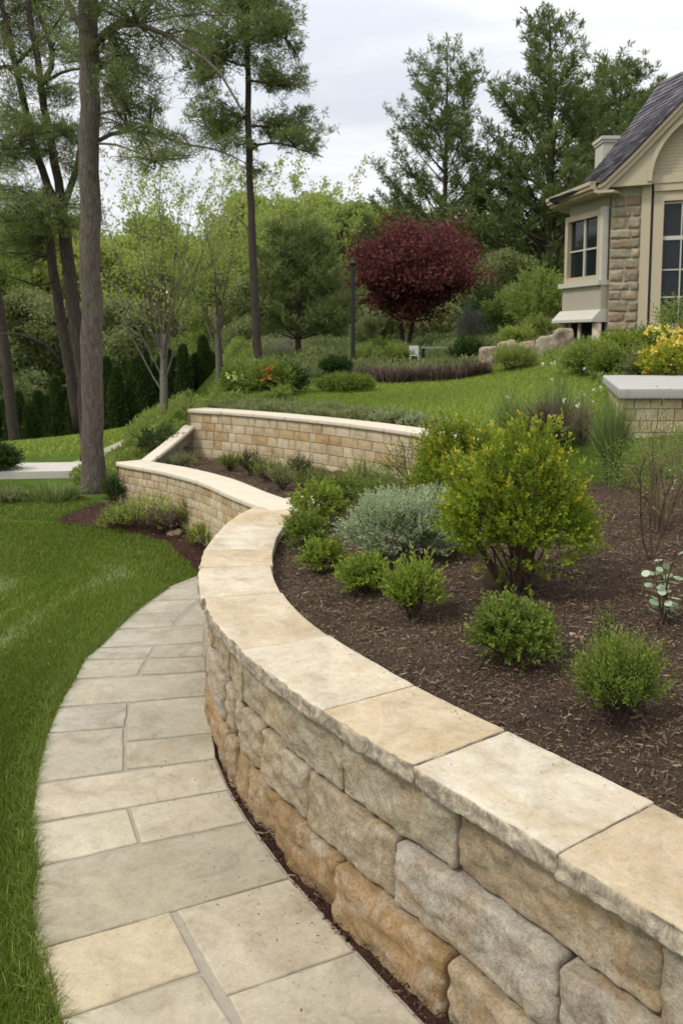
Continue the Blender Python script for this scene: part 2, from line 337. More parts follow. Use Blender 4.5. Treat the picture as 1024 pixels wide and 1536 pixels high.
M['blade']=leafmat('grass blades',[(0,(.11,.155,.020)),(.4,(.16,.215,.030)),(.7,(.22,.275,.055)),(.88,(.32,.37,.14)),(1,(.44,.47,.27))],.35,.55,.15)
M['blade2']=leafmat('upper lawn blades',[(0,(.21,.27,.04)),(.5,(.29,.37,.065)),(.85,(.37,.44,.10)),(1,(.45,.50,.17))],.35,.55,.15)
M['grout']=plain('joint sand',(.30,.265,.205),.95,.2,20,.5,.006)
M['road']=plain('pale concrete',(.50,.46,.40),.9,.08,3)
M['bark']=block_mat('bark',[(0,(.10,.075,.06)),(1,(.14,.105,.085))],4,1.)
def bark_mat(name,a,b,c,sc=1.):
    m,n=newmat(name); g=node(n,'ShaderNodeTexCoord').outputs['Object']; mp_=node(n,'ShaderNodeMapping'); mp_.inputs['Scale'].default_value=(9*sc,9*sc,2.2*sc); n.links.new(g,mp_.inputs[0])
    q=nznode(n,mp_.outputs[0],4,8,.75,.8); r=ramp(n,[(.33,a),(.5,b),(.7,c)]); n.links.new(q.outputs[0],r.inputs[0]); finish(n,r.outputs[0],.95,q.outputs[0],1.,.03,.15); return m
M['bark']=bark_mat('pine bark',(.055,.043,.034),(.13,.105,.086),(.22,.185,.155))
M['barkdark']=bark_mat('dark bark',(.03,.024,.019),(.065,.05,.04),(.11,.09,.07))
M['barkpale']=bark_mat('pale bark',(.09,.075,.06),(.18,.155,.125),(.30,.27,.23))
M['twig']=bark_mat('twig',(.05,.03,.02),(.11,.07,.045),(.19,.13,.09),2.)
M['needle']=leafmat('pine needles',[(0,(.10,.13,.04)),(.5,(.17,.205,.065)),(.85,(.24,.275,.095)),(1,(.32,.345,.14))],.38)
M['needle2']=leafmat('deep pine needles',[(0,(.08,.11,.036)),(.5,(.13,.17,.052)),(.85,(.18,.22,.075)),(1,(.24,.275,.10))],.36)
M['leafspring']=leafmat('spring leaves',[(0,(.23,.29,.06)),(.5,(.34,.40,.09)),(.85,(.44,.48,.14)),(1,(.52,.53,.21))],.5)
M['leafmid']=leafmat('woodland leaves',[(0,(.16,.21,.045)),(.5,(.25,.31,.07)),(.85,(.33,.38,.105)),(1,(.42,.44,.16))],.48)
M['leafdull']=leafmat('olive leaves',[(0,(.15,.18,.065)),(.5,(.23,.26,.10)),(.85,(.31,.33,.14)),(1,(.39,.39,.20))],.45)
M['maple']=leafmat('maple leaves',[(0,(.07,.022,.021)),(.5,(.13,.040,.037)),(.85,(.20,.065,.056)),(1,(.28,.11,.09))],.35)
M['thuja']=leafmat('arborvitae',[(0,(.03,.055,.016)),(.6,(.055,.09,.024)),(1,(.09,.13,.035))],.25)
M['box']=leafmat('boxwood leaves',[(0,(.12,.165,.02)),(.5,(.225,.29,.038)),(.85,(.33,.40,.065)),(1,(.43,.48,.11))],.38,.5,.15)
M['boxdeep']=leafmat('deeper green leaves',[(0,(.09,.13,.02)),(.5,(.165,.22,.036)),(.85,(.25,.305,.06)),(1,(.34,.38,.10))],.35,.5,.15)
M['euon']=leafmat('yellow green leaves',[(0,(.11,.155,.014)),(.4,(.205,.265,.022)),(.70,(.33,.37,.032)),(.86,(.50,.46,.035)),(1,(.62,.42,.04))],.38,.45,.2)
M['silver']=leafmat('silver green foliage',[(0,(.22,.27,.14)),(.5,(.35,.41,.23)),(1,(.50,.55,.37))],.3,.7)
M['grassb']=leafmat('ornamental grass',[(0,(.08,.13,.03)),(.5,(.15,.21,.05)),(1,(.27,.31,.12))],.3)
M['purp']=leafmat('purplish stems',[(0,(.07,.045,.035)),(.5,(.13,.09,.07)),(1,(.22,.17,.13))],.25)
M['dry']=leafmat('dry foliage',[(0,(.10,.08,.05)),(.5,(.20,.15,.10)),(1,(.32,.26,.19))],.25)
M['grey']=leafmat('grey brush',[(0,(.16,.15,.13)),(.5,(.26,.25,.22)),(1,(.38,.37,.33))],.2)
M['yflower']=leafmat('yellow petals',[(0,(.65,.52,.05)),(.6,(.78,.66,.12)),(1,(.80,.74,.35))],.3)
M['pyflower']=leafmat('pale yellow petals',[(0,(.60,.62,.16)),(1,(.80,.80,.42))],.3)
M['oflower']=leafmat('orange petals',[(0,(.62,.18,.03)),(1,(.78,.33,.06))],.3)
M['wflower']=leafmat('white petals',[(0,(.70,.70,.66)),(1,(.85,.85,.82))],.3)
M['pale']=leafmat('pale broad leaves',[(0,(.20,.30,.14)),(.6,(.34,.42,.26)),(1,(.50,.55,.40))],.3)
M['trim']=plain('cream painted trim',(.43,.36,.25),.55,.04,2,.05,.002)
M['trimw']=plain('off white window frame',(.47,.44,.37),.5,.03,2,.05,.002)
M['stucco']=plain('stucco',(.36,.32,.25),.9,.08,6,.4,.006)
M['glass']=plain('dark window glass',(.012,.016,.018),.05,.1,2,0,.001,.32)
M['dark']=plain('dark metal',(.02,.02,.018),.5)
M['chim']=plain('chimney render',(.44,.42,.36),.85)
M['fieldrock']=block_mat('field boulders',[(0,(.20,.15,.11)),(.5,(.32,.25,.19)),(1,(.40,.34,.27))],4)
def shingle_mat():
    m,n=newmat('slate shingles'); a=node(n,'ShaderNodeAttribute',attribute_name='rnd'); r=ramp(n,[(0,(.055,.052,.062)),(.5,(.10,.092,.105)),(1,(.17,.155,.165))]); n.links.new(a.outputs['Fac'],r.inputs[0])
    g=node(n,'ShaderNodeTexCoord').outputs['Object']; q=nznode(n,g,30,5); finish(n,r.outputs[0],.85,q.outputs[0],.4,.01,.2); return m
M['shingle']=shingle_mat()

# ------------------------------------------------------------------ terrain sheets
def inside(poly,X,Y):
    c=np.zeros(len(X),bool); n=len(poly)
    for i in range(n):
        x1,y1=poly[i][:2]; x2,y2=poly[i-1][:2]
        k=((y1>Y)!=(y2>Y)); xx=(x2-x1)*(Y-y1)/((y2-y1) if y2!=y1 else 1e-9)+x1; c^=(k&(X<xx))
    return c
def sheet(name,poly,hf,mat,grids,rough=0,rf=6,kind='structure',lift=0):
    pts=[Vector(p[:2]) for p in poly]; edges=[(i,(i+1)%len(pts)) for i in range(len(pts))]; P=[]
    for (x0,y0,x1,y1,st) in grids:
        gx,gy=np.meshgrid(np.arange(x0,x1,st),np.arange(y0,y1,st)); gx=gx.ravel()+rng.uniform(-.25,.25,gx.size)*st; gy=gy.ravel()+rng.uniform(-.25,.25,gy.size)*st
        k=inside(poly,gx,gy); P.append(np.stack([gx[k],gy[k]],1))
    P=np.concatenate(P); pts+= [Vector(p) for p in P]
    v,_,f,*_=geometry.delaunay_2d_cdt(pts,edges,[],1,1e-5)
    V=np.array([(q.x,q.y) for q in v]); 
    # keep only triangles inside the polygon
    f=[list(t) for t in f]; c=np.array([[sum(V[i][0] for i in t)/len(t),sum(V[i][1] for i in t)/len(t)] for t in f]); k=inside(poly,c[:,0],c[:,1]); f=[t for t,q in zip(f,k) if q]
    Z=np.asarray(hf(V[:,0],V[:,1]))+lift
    if rough: 
        Z=Z+np.array([noise.fractal(Vector((x*rf,y*rf,0)),.8,2,4) for x,y in V])*rough
    for t in f:
        a,b,c_=[V[i] for i in t[:3]]
        if (b[0]-a[0])*(c_[1]-a[1])-(b[1]-a[1])*(c_[0]-a[0])<0: t.reverse()
    o=mk(name,np.column_stack([V,Z]),f,mat,smooth=True); tag(o,kind=kind); return o
# base ground to the horizon
gx=np.unique(np.concatenate([np.linspace(-420,-20,14),np.arange(-20,8.1,.4),np.linspace(8,420,14)])); gy=np.unique(np.concatenate([np.linspace(-60,-2,5),np.arange(-2,34,.4),np.linspace(34,420,16)]))
GX,GY=np.meshgrid(gx,gy); V=np.column_stack([GX.ravel(),GY.ravel(),g0(GX.ravel(),GY.ravel())]); nx=len(gx)
i0=(np.arange(len(gy)-1)[:,None]*nx+np.arange(nx-1)[None,:]).ravel(); tag(mk('ground',V,np.stack([i0,i0+1,i0+1+nx,i0+nx],1),M['turf'],smooth=True),kind='structure')
sA=np.arange(0,A_out.L-.25,.2); Ac=[tuple(p[:2]) for p in A_out.off(sA,.2)]
Bc=[tuple(p[:2]) for p in B_out.off(np.arange(.4,B_out.L,.25),.16)]
Cc=[tuple(p[:2]) for p in C_out.off(np.arange(C_out.L,0,-.25),.10)]
bed=Ac+Bc+[(-2.42,10.2),(-2.2,10.9)]+Cc+[(1.3,7.1),(2.2,7.7),(4.5,8.4),(9,8.6),(12,6),(12,-4),(4,-4)]
mulch_bed=sheet('mulch_bed',bed,lambda X,Y:zR(X,Y)+relief(X,Y),M['mulch'],[(-2.5,1.5,4.4,11.2,.06),(4.4,-3.5,12,9,.5),(1.5,-3.5,4.4,1.5,.4)],.008,16)
up=Cc[::-1]+[(-2.1,11.35),(-3.5,11.5),(-3.6,16),(-3.6,30),(-22,90),(-60,160),(160,160),(120,6),(14,7.2),(9,8.2),(4.5,7.9),(2.2,7.4),(1.35,7.05)]
upper=sheet('upper_lawn_ground',up,zU,M['turf'],[(-3.6,7,9,20,.3),(-6,20,14,40,1.2),(-22,40,60,100,6),(9,7.5,60,40,4)])
# lower mulch bed beside the wall
PL=[(300,866),(285,850),(250,815),(170,795),(80,788),(110,770),(150,757),(172,753)]
low=[tuple(hit(x,y,g0)[:2]) for x,y in PL]
strip_l=[tuple(at(x,y,z=0)[:2]) for x,y in [(700,1640),(620,1536),(515,1425),(432,1325),(370,1235),(340,1185),(318,1110),(312,1060),(316,1000),(318,940),(305,875)]]
lowpoly=[(1.25,.6),(.75,1.5)]+strip_l+low+[(-2.9,10.3),(-2.5,10.1)]+[tuple(p[:2]) for p in B_out.off(np.arange(B_out.L-.1,.1,-.25),.1)]+[tuple(p[:2]) for p in A_out.off(np.arange(A_out.L-.9,.3,-.2),.1)]
lower_bed=sheet('lower_mulch_bed',lowpoly,lambda x,y:g0(x,y)+.012,M['mulchred'],[(-3.5,1,.9,10.5,.07)],.012,9)
# chips
def scatter_chips(name,poly,hf,bbox,n,mat,dens=None,size=(.018,.045)):
    X=rng.uniform(bbox[0],bbox[2],n*3); Y=rng.uniform(bbox[1],bbox[3],n*3); k=inside(poly,X,Y)
    keep=rng.random(n*3)<np.clip((4.2/np.maximum(Y,1.5))**1.3,0,1); k&=keep; X=X[k][:n]; Y=Y[k][:n]; m_=len(X)
    Z=np.asarray(hf(X,Y))+rng.uniform(.0,.024,m_)
    an=rng.uniform(0,2*math.pi,m_); ti=rng.normal(0,.35,m_); L=rng.uniform(*size,m_)*rng.choice([.35,.45,.6,.9,1.,1.9],m_); Wd=L*rng.uniform(.10,.3,m_)
    d=np.stack([np.cos(an)*np.cos(ti),np.sin(an)*np.cos(ti),np.sin(ti)],1); s_=np.stack([-np.sin(an),np.cos(an),rng.normal(0,.5,m_)],1); s_/=np.linalg.norm(s_,axis=1,keepdims=True)
    c=np.stack([X,Y,Z],1); hL=(L/2)[:,None]*d; hW=(Wd/2)[:,None]*s_; up_=np.array([0,0,.004])
    V=np.stack([c-hL-hW,c+hL-hW*.5,c+hL+hW,c-hL+hW*.6,c+up_-hL*.3,c+up_+hL*.3],1).reshape(-1,3); b=np.arange(m_)*6
    Fq=np.concatenate([np.stack([b,b+1,b+5,b+4],1),np.stack([b+1,b+2,b+3,b+5],1),np.stack([b+3,b,b+4,b+5],1)])
    o=mk(name,V,Fq,mat,attr=np.repeat(rng.random(m_)**1.9,6)); tag(o,kind='stuff'); return o
c=scatter_chips('mulch_chips',bed,lambda X,Y:zR(X,Y)+relief(X,Y),(-2.2,1.8,5,11),230000,M['chip'],size=(.006,.022)); tag(c,'loose dark brown bark mulch chips covering the raised planting bed','mulch')
def fallen(name,poly,hf,bbox,n,label):
    X=rng.uniform(bbox[0],bbox[2],n*3); Y=rng.uniform(bbox[1],bbox[3],n*3); k=inside(poly,X,Y); X=X[k][:n]; Y=Y[k][:n]; m_=len(X)
    o=foliage(name,np.column_stack([X,Y,np.asarray(hf(X,Y))+rng.uniform(.018,.034,m_)]),np.column_stack([rng.normal(0,1,m_),rng.normal(0,1,m_),rng.normal(0,.2,m_)]),rng.uniform(.012,.045,m_),rng.uniform(.006,.018,m_),M['dry'],flat=.4); tag(o,label,'leaves',kind='stuff')
fallen('fallen_leaves',bed,lambda X,Y:zR(X,Y)+relief(X,Y),(-1,2,4.2,8),380,'scattered dry fallen leaves and twigs on the dark mulch')
c=scatter_chips('reddish_mulch_chips',lowpoly,lambda x,y:g0(x,y)+.014,(-3.4,2,.9,10.4),70000,M['chipred'],size=(.007,.024)); tag(c,'reddish brown mulch chips in the lower bed along the foot of the walls','mulch')
# ------------------------------------------------------------------ grass
def blades(name,X,Y,Z,h,wd,mat,lean=.5,val=None,kind='stuff'):
    m_=len(X); an=rng.uniform(0,2*math.pi,m_); le=np.abs(rng.normal(0,lean,m_)); h=h*rng.uniform(.6,1.25,m_)
    dx=np.cos(an)*le; dy=np.sin(an)*le; a2=rng.uniform(0,math.pi,m_); sx=np.cos(a2)*wd/2; sy=np.sin(a2)*wd/2
    b=np.stack([X,Y,Z-.005],1); s_=np.stack([sx,sy,0*sx],1)
    mid=b+np.stack([dx*h*.3,dy*h*.3,h*.55],1); tip=b+np.stack([dx*h,dy*h,h/np.sqrt(1+.5*le**2)],1)
    V=np.stack([b-s_,b+s_,mid+s_*.8,mid-s_*.8,tip],1).reshape(-1,3); i=np.arange(m_)*5
    Ft=np.concatenate([np.stack([i,i+1,i+2],1),np.stack([i,i+2,i+3],1),np.stack([i+3,i+2,i+4],1)])
    v=rng.random(m_)*.8 if val is None else val
    return mk(name,V,Ft,mat,attr=np.repeat(v,5))
path_left=[tuple(at(x,y,z=0)[:2]) for x,y in [(110,1800),(90,1536),(57,1427),(50,1360),(57,1303),(48,1239),(50,1210),(54,1176),(72,1101),(89,1061),(112,1020),(128,990),(150,972),(177,944),(200,922),(228,901),(252,884)]]+[tuple(hit(x,y,g0)[:2]) for x,y in [(300,866),(286,850),(250,815),(170,793),(80,788)]]
lawn1=[(-.9,0.5)]+path_left+[(-9,9.9),(-9,.5)]
lawn1=[(x-.0,y) for x,y in lawn1]
pts2=[tuple(hit(x,y,g0)[:2]) for x,y in [(80,784),(110,769),(150,755)]]
lawn2=[(-9,10.0)]+pts2+[(-3.9,11.2),(-9,11.6)]
def lawnfill(poly,boxes):
    XX=[];YY=[]
    for (x0,y0,x1,y1,n) in boxes:
        X=rng.uniform(x0,x1,n); Y=rng.uniform(y0,y1,n); k=inside(poly,X,Y); XX.append(X[k]); YY.append(Y[k])
    return np.concatenate(XX),np.concatenate(YY)
X,Y=lawnfill(lawn1,[(-3.2,2.0,-.7,4.2,100000),(-3.8,4.2,-1.2,6.0,80000),(-6,5.9,-.9,9.9,130000),(-9,7,-6,9.9,60000)])
def streak(X,Y):   # mown stripes: light sheen of bent blades painted in as paler blade colour
    q=np.array([noise.noise(Vector((x*1.1+y*.35,y*.28,3))) for x,y in zip(X[::1],Y[::1])]); q2=np.abs((X+Y*.30+.25*np.sin(Y*.8))*1.15%1-.5)*2
    pe=np.array(path_left); D=np.full(len(X),99.)
    for a,b in zip(pe[:-1],pe[1:]):
        ab=b-a; t=np.clip(((X-a[0])*ab[0]+(Y-a[1])*ab[1])/(ab@ab+1e-9),0,1); D=np.minimum(D,np.hypot(X-a[0]-t*ab[0],Y-a[1]-t*ab[1]))
    st=sum(np.exp(-((D+.12*q-c)/w_)**2)*a for c,w_,a in ((.72,.14,.6),(1.02,.07,.35),(1.5,.22,.6),(2.3,.2,.65),(3.1,.3,.5))); st*=np.clip(.55+1.6*np.array([noise.noise(Vector((x*.5,y*.5,9))) for x,y in zip(X,Y)]),.15,1.1)
    return np.clip(.42*rng.random(len(X))+.12+.45*q+st*(.35+1.1*rng.random(len(X))),0,.99)
o=blades('lawn_grass',X,Y,g0(X,Y),np.clip(.045+.0*Y,.04,.06),.0035+.0009*(Y-3).clip(0,7),M['blade'],.55,streak(X,Y)); tag(o,'short mown green grass of the lawn beside the stone path','grass',kind='stuff')
# taller fringe against the path
pc=Curve(path_left[:17]); n=16000; t=rng.uniform(0,pc.L,n); off=-np.abs(rng.normal(0,.05,n)); P=pc.off(t,off+.012); 
o=blades('lawn_edge_grass',P[:,0],P[:,1],g0(P[:,0],P[:,1]),.065,.004,M['blade'],.7); tag(o,'longer grass fringe hanging over the left edge of the stone path','grass',kind='stuff')
X,Y=lawnfill(lawn2,[(-9,8.9,-2.6,11.6,90000)])
o=blades('far_lawn_grass',X,Y,g0(X,Y),.045,.010,M['blade'],.5); tag(o,'strip of mown grass in front of the big pine trunk and road','grass',kind='stuff')
law=[tuple(p[:2]) for p in C_out.off(np.arange(C_out.L,0,-.3),.55)]
lawnU=[(-1.2,12.2)]+law[3:]+[(1.7,8.0),(3.2,10.0),(4.6,12.5),(4.2,16.5),(1.6,15.8),(-.6,14.2)]
X,Y=lawnfill(lawnU,[(-2,7.5,5,17,110000)])
o=blades('upper_lawn_grass',X,Y,zU(X,Y),.05,.012,M['blade2'],.5); tag(o,'bright green sloping lawn above the upper block wall','grass',kind='stuff')
hillp=[(-3.2,14.3),(-9,13.2),(-17,15),(-17,29),(-4,31),(-2.6,22)]
X,Y=lawnfill(hillp,[(-17,13,-2.5,31,90000)])
o=blades('hillside_grass',X,Y,g0(X,Y),.07,.03,M['blade2'],.5); tag(o,'sloping hillside lawn between the road and the arborvitae row','grass',kind='stuff')
# ------------------------------------------------------------------ path
path=empty('path'); tag(path,kind='structure')
pr=[tuple(at(x,y,z=0)[:2]) for x,y in [(312,898),(318,938),(317,1005),(311,1045),(318,1100),(322,1138),(342,1186),(370,1234),(433,1320),(476,1368),(529,1428),(660,1570),(720,1660)]]
gp=path_left[:17]+[tuple(hit(300,866,g0)[:2]),tuple(hit(306,868,g0)[:2])]+pr+[(.55,1.2),(.9,.3),(-.35,.3),(-.55,1.3)]
m_=MB(); n=len(gp); m_.add([(x,y,.019+float(g0(x,y))) for x,y in gp],[list(range(n))[::-1]]); jb=m_.build('joint_sand',M['grout'],path)
for p in jb.data.polygons:
    if p.normal.z<0: jb.data.flip_normals(); break
slabs=[([(57,1428),(254,1371),(298,1456),(92,1527)],(.44,.37,.27)),
([(268,1367),(433,1321),(475,1368),(527,1426),(340,1490)],(.40,.355,.28)),
([(95,1533),(301,1463),(440,1700),(120,1830)],(.39,.35,.28)),
([(345,1497),(532,1432),(660,1570),(720,1660),(480,1745)],(.385,.345,.28)),
([(57,1304),(371,1237),(431,1317),(57,1422),(50,1360)],(.345,.315,.25)),
([(49,1240),(189,1214),(206,1265),(58,1299)],(.46,.42,.34)),
([(198,1212),(342,1188),(368,1231),(214,1263)],(.42,.38,.31)),
([(55,1178),(322,1141),(341,1184),(49,1235)],(.44,.395,.32)),
([(72,1102),(184,1094),(184,1155),(55,1173)],(.37,.34,.28)),
([(75,1098),(89,1064),(190,1056),(186,1090)],(.36,.34,.29)),
([(192,1115),(318,1103),(322,1137),(192,1154)],(.38,.345,.28)),
([(196,1055),(309,1046),(318,1099),(192,1111)],(.35,.325,.265)),
([(112,1022),(317,1009),(311,1042),(90,1060)],(.36,.335,.275)),
([(128,992),(217,990),(205,1012),(114,1018)],(.385,.36,.30)),
([(150,974),(229,971),(219,986),(131,989)],(.37,.35,.295)),
([(225,990),(317,986),(317,1005),(213,1011)],(.37,.345,.29)),
([(235,970),(316,966),(317,982),(227,986)],(.36,.34,.285)),
([(177,946),(316,940),(316,962),(152,971)],(.38,.36,.305)),
([(200,925),(270,921),(257,939),(179,943)],(.37,.35,.30)),
([(228,903),(296,901),(274,917),(204,921)],(.38,.36,.31)),
([(300,905),(313,906),(318,936),(264,938)],(.36,.34,.29)),
([(300,868),(306,870),(311,897),(231,900),(252,885)],(.39,.37,.32))]
def slab(poly,col,z=.028):
    col=(col[0]*.96,col[1]*.945,col[2]*.89)
    pts=[]; n=len(poly)
    for i in range(n):
        a=Vector(poly[i]); b=Vector(poly[(i+1)%n]); L=(b-a).length; k=max(2,int(L/.04)); nn=Vector((-(b-a).y,(b-a).x))/max(L,1e-6)
        for j in range(k):
            p=a.lerp(b,j/k); q=noise.noise(Vector((p.x*9,p.y*9,.3)))*.006+noise.noise(Vector((p.x*30,p.y*30,.9)))*.002
            pts.append(p+nn*q*min(1,3*min(j,k-j)/k))
    c=sum(pts,Vector((0,0)))/len(pts); n=len(pts); m_=MB(); V=[]
    for ins,dz in ((-.005,-.03),(-.005,-.006),(-.001,-.0015),(.006,0)):
        for p in pts: q=p+(c-p).normalized()*ins; V.append((q.x,q.y,z+dz+float(g0(q.x,q.y))))
    f=[]
    for l in range(3):
        for i in range(n): f.append([l*n+i,l*n+(i+1)%n,(l+1)*n+(i+1)%n,(l+1)*n+i])
    f.append([3*n+i for i in range(n)]); m_.add(V,f); o=m_.build('paving_slab',M['slab'],path,col=col)
    if o.data.polygons[-1].normal.z<0: o.data.flip_normals()
for s_,col in slabs: slab([tuple(hit(x,y,lambda X,Y:g0(X,Y)+.028)[:2]) for x,y in s_],col)
slab([(-.70,1.75),(-.14,1.66),(-.10,1.0),(-.55,1.15)],(.37,.34,.27)); slab([(-.10,1.66),(.36,1.72),(.62,1.05),(-.06,1.0)],(.40,.36,.29)); slab([(-.5,1.1),(.66,1.0),(.9,.35),(-.35,.35)],(.38,.35,.28))
# road and worn track
rd=Curve([(-16,10.9),(-9,11.75),(-5.2,12.15),(-3.2,12.45),(-2.75,13.2),(-2.9,14)]); t=np.arange(0,rd.L,.2); a=rd.off(t,-.45); b=rd.off(t,.45); m_=MB()
V=[]; 
for lay in ((a,.0),(a,.10),(b,.10),(b,.0)): V+=[(p[0],p[1],float(g0(p[0],p[1]))+lay[1]) for p in lay[0]]
k=len(t); fs=[]
for l in range(3):
    for i in range(k-1): fs.append([l*k+i,(l+1)*k+i,(l+1)*k+i+1,l*k+i+1])
m_.add(V,fs); r_=m_.build('road',M['road']); tag(r_,kind='structure')
tp=[hit(x,y,g0) for x,y in [(100,704),(123,699),(150,688),(170,677),(200,663),(228,652),(255,645)]]; tr=Curve([(p.x,p.y) for p in tp]); t=np.arange(0,tr.L,.3); a=tr.off(t,-.14); b=tr.off(t,.14); V=[(p[0],p[1],float(g0(p[0],p[1]))+.06) for p in list(a)+list(b)]; k=len(t)
m_=MB(); m_.add(V,[[i,k+i,k+i+1,i+1] for i in range(k-1)]); tag(m_.build('track',plain('worn track',(.33,.31,.20),.95)),kind='structure')

n=170; k=rng.integers(0,len(pr)-2,n); f=rng.random(n); ex=np.abs(rng.normal(0,.28,n)); a_=np.array(pr); P=a_[k]*(1-f)[:,None]+a_[k+1]*f[:,None]; P[:,0]-=ex
o=foliage('path_litter',np.column_stack([P[:,0],P[:,1],g0(P[:,0],P[:,1])+.0315]),np.column_stack([rng.normal(0,1,n),rng.normal(0,1,n),rng.normal(0,.05,n)]),rng.uniform(.003,.018,n),rng.uniform(.002,.006,n),M['chip'],flat=.15); tag(o,'stray bark crumbs and dry bits lying on the stone path','litter',kind='stuff')
# ------------------------------------------------------------------ near curved wall
wallA=empty('curved_stone_wall',(0,0,0)); tag(wallA,'low curving retaining wall of big rock faced sandstone blocks with pale cream cap slabs beside the path','retaining wall')
def joint_s(x,y): p=at(x,y,z=ZT); return A_out.near(p.x,p.y)
js=[joint_s(*q) for q in [(841,1280),(628,1147),(487,1067),(372,974),(314,895),(303,851),(305,824),(340,785),(384,759)]]
js=[0.,.62,1.25,1.85]+[j for j in js]+[A_out.L]
js=sorted(js); js=[j for i,j in enumerate(js) if i==0 or j-js[i-1]>.12]
capcol=[tuple(v*(.90 if c[0]<.57 else .875)*k for v,k in zip(c,(1.,.97,.93))) for c in [(.50,.42,.30),(.52,.44,.32),(.49,.41,.29),(.47,.39,.27),(.58,.535,.44),(.50,.415,.29),(.56,.51,.41),(.54,.47,.36),(.60,.53,.42),(.56,.47,.34),(.61,.56,.46),(.57,.48,.35),(.62,.56,.45),(.62,.51,.30)]]
for i in range(len(js)-1):
    s0,s1=js[i]+.0018,js[i+1]-.0018; L=s1-s0; wj=CAPW+random.uniform(-.008,.012); fo=random.uniform(-.020,-.004); near=s0<A_out.near(-.6,4.2); dz=random.uniform(-.003,.003)
    def mf(P,s0=s0,fo=fo,dz=dz):
        q=A_out.off(s0+P[:,0],P[:,1]+fo); q[:,2]=ZT-CTH+P[:,2]+dz; return q
    stonebox('cap_stone',L,wj,CTH,mf,(int(max(10,L/.012)) if near else int(max(8,L/.05)),26 if near else 10,7),.009,.0040,15,i+1,front=2.6,top=.25,edge=.6,mat=M['cap'],parent=wallA,col=capcol[min(i,len(capcol)-1)])
# rock face, three courses
zc=[.0,.235,.475,.716]
cj=[[1700,1130,850,680,507,408,364,344,331,322],[1600,1010,838,590,452,382,352,336,325],[1500,1180,978,668,501,415,373,352,337,326]]
cc=[[(.35,.24,.13),(.37,.25,.13),(.36,.25,.13),(.42,.33,.21),(.36,.24,.12),(.30,.20,.10),(.34,.235,.125),(.32,.22,.12),(.37,.27,.16)],
    [(.40,.35,.27),(.42,.36,.28),(.41,.36,.28),(.43,.385,.31),(.38,.32,.22),(.41,.35,.25),(.39,.325,.23),(.41,.34,.23),(.4,.32,.22)],
    [(.38,.32,.22),(.38,.32,.22),(.37,.32,.24),(.39,.31,.20),(.40,.36,.27),(.38,.33,.24),(.42,.345,.22),(.41,.36,.26),(.4,.34,.23)]]
smax=A_out.L-.1
for c_ in range(3):
    ss=[A_out.s_at_px(x,0.,A_out.near(-.87,5.3)) for x in cj[c_]]
    ss=[0.02]+sorted(set(round(s_,3) for s_ in ss)); ss=[s_ for i,s_ in enumerate(ss) if i==0 or s_-ss[i-1]>.1]
    while ss[-1]<smax-.3: ss.append(ss[-1]+random.uniform(.28,.5))
    ss[-1]=smax
    for i in range(len(ss)-1):
        s0,s1=ss[i]+.0055,ss[i+1]-.0055; L=s1-s0; z0=zc[c_]-(0.03 if c_==0 else 0)+.002; h=zc[c_+1]-.010-z0; bat=(.035+(2-c_)*.022)*(1-.55*S((s0-3.9)/1.5)); fo=-bat+random.uniform(-.018,.016)+.062
        near=s0<A_out.near(-.8,4.9); tilt=random.uniform(-.02,.02)
        def mf(P,s0=s0,z0=z0,fo=fo,tilt=tilt,L=L):
            q=A_out.off(s0+P[:,0],P[:,1]+fo+tilt*(P[:,0]/L-.5)); q[:,2]=z0+P[:,2]; return q
        stonebox('face_stone',L,.28,h,mf,(int(max(12,L/.014)) if near else 10,5,18 if near else 8),.019 if c_<2 else .013,.0090,14,i*3+c_*31+5,front=1.5,top=.5,edge=.4,big=.010 if c_<2 else .004,mat=M['rock'],parent=wallA,col=random.choice(cc[c_]) if i>8 else cc[c_][i])
m_=MB(); t=np.arange(.05,smax,.2); a=A_out.off(t,.10); b=A_out.off(t,.38); k=len(t)
V=[(*p[:2],-.05) for p in a]+[(*p[:2],.71) for p in a]+[(*p[:2],.71) for p in b]+[(*p[:2],-.05) for p in b]; fs=[]
for l in range(3):
    for i in range(k-1): fs.append([l*k+i,l*k+i+1,(l+1)*k+i+1,(l+1)*k+i])
m_.add(V,fs); m_.build('wall_core',M['mortar'],wallA)

n=260; t=rng.uniform(.8,A_out.L-1,n); P=A_out.off(t,CAPW-np.abs(rng.normal(0,.05,n))-.01)
o=foliage('cap_litter',np.column_stack([P[:,0],P[:,1],np.full(n,ZT+.0045)]),np.column_stack([rng.normal(0,1,n),rng.normal(0,1,n),rng.normal(0,.05,n)]),rng.uniform(.003,.016,n),rng.uniform(.002,.005,n),M['chip'],flat=.15); tag(o,'crumbs of mulch spilled on the inner edge of the cap slabs','litter',kind='stuff')
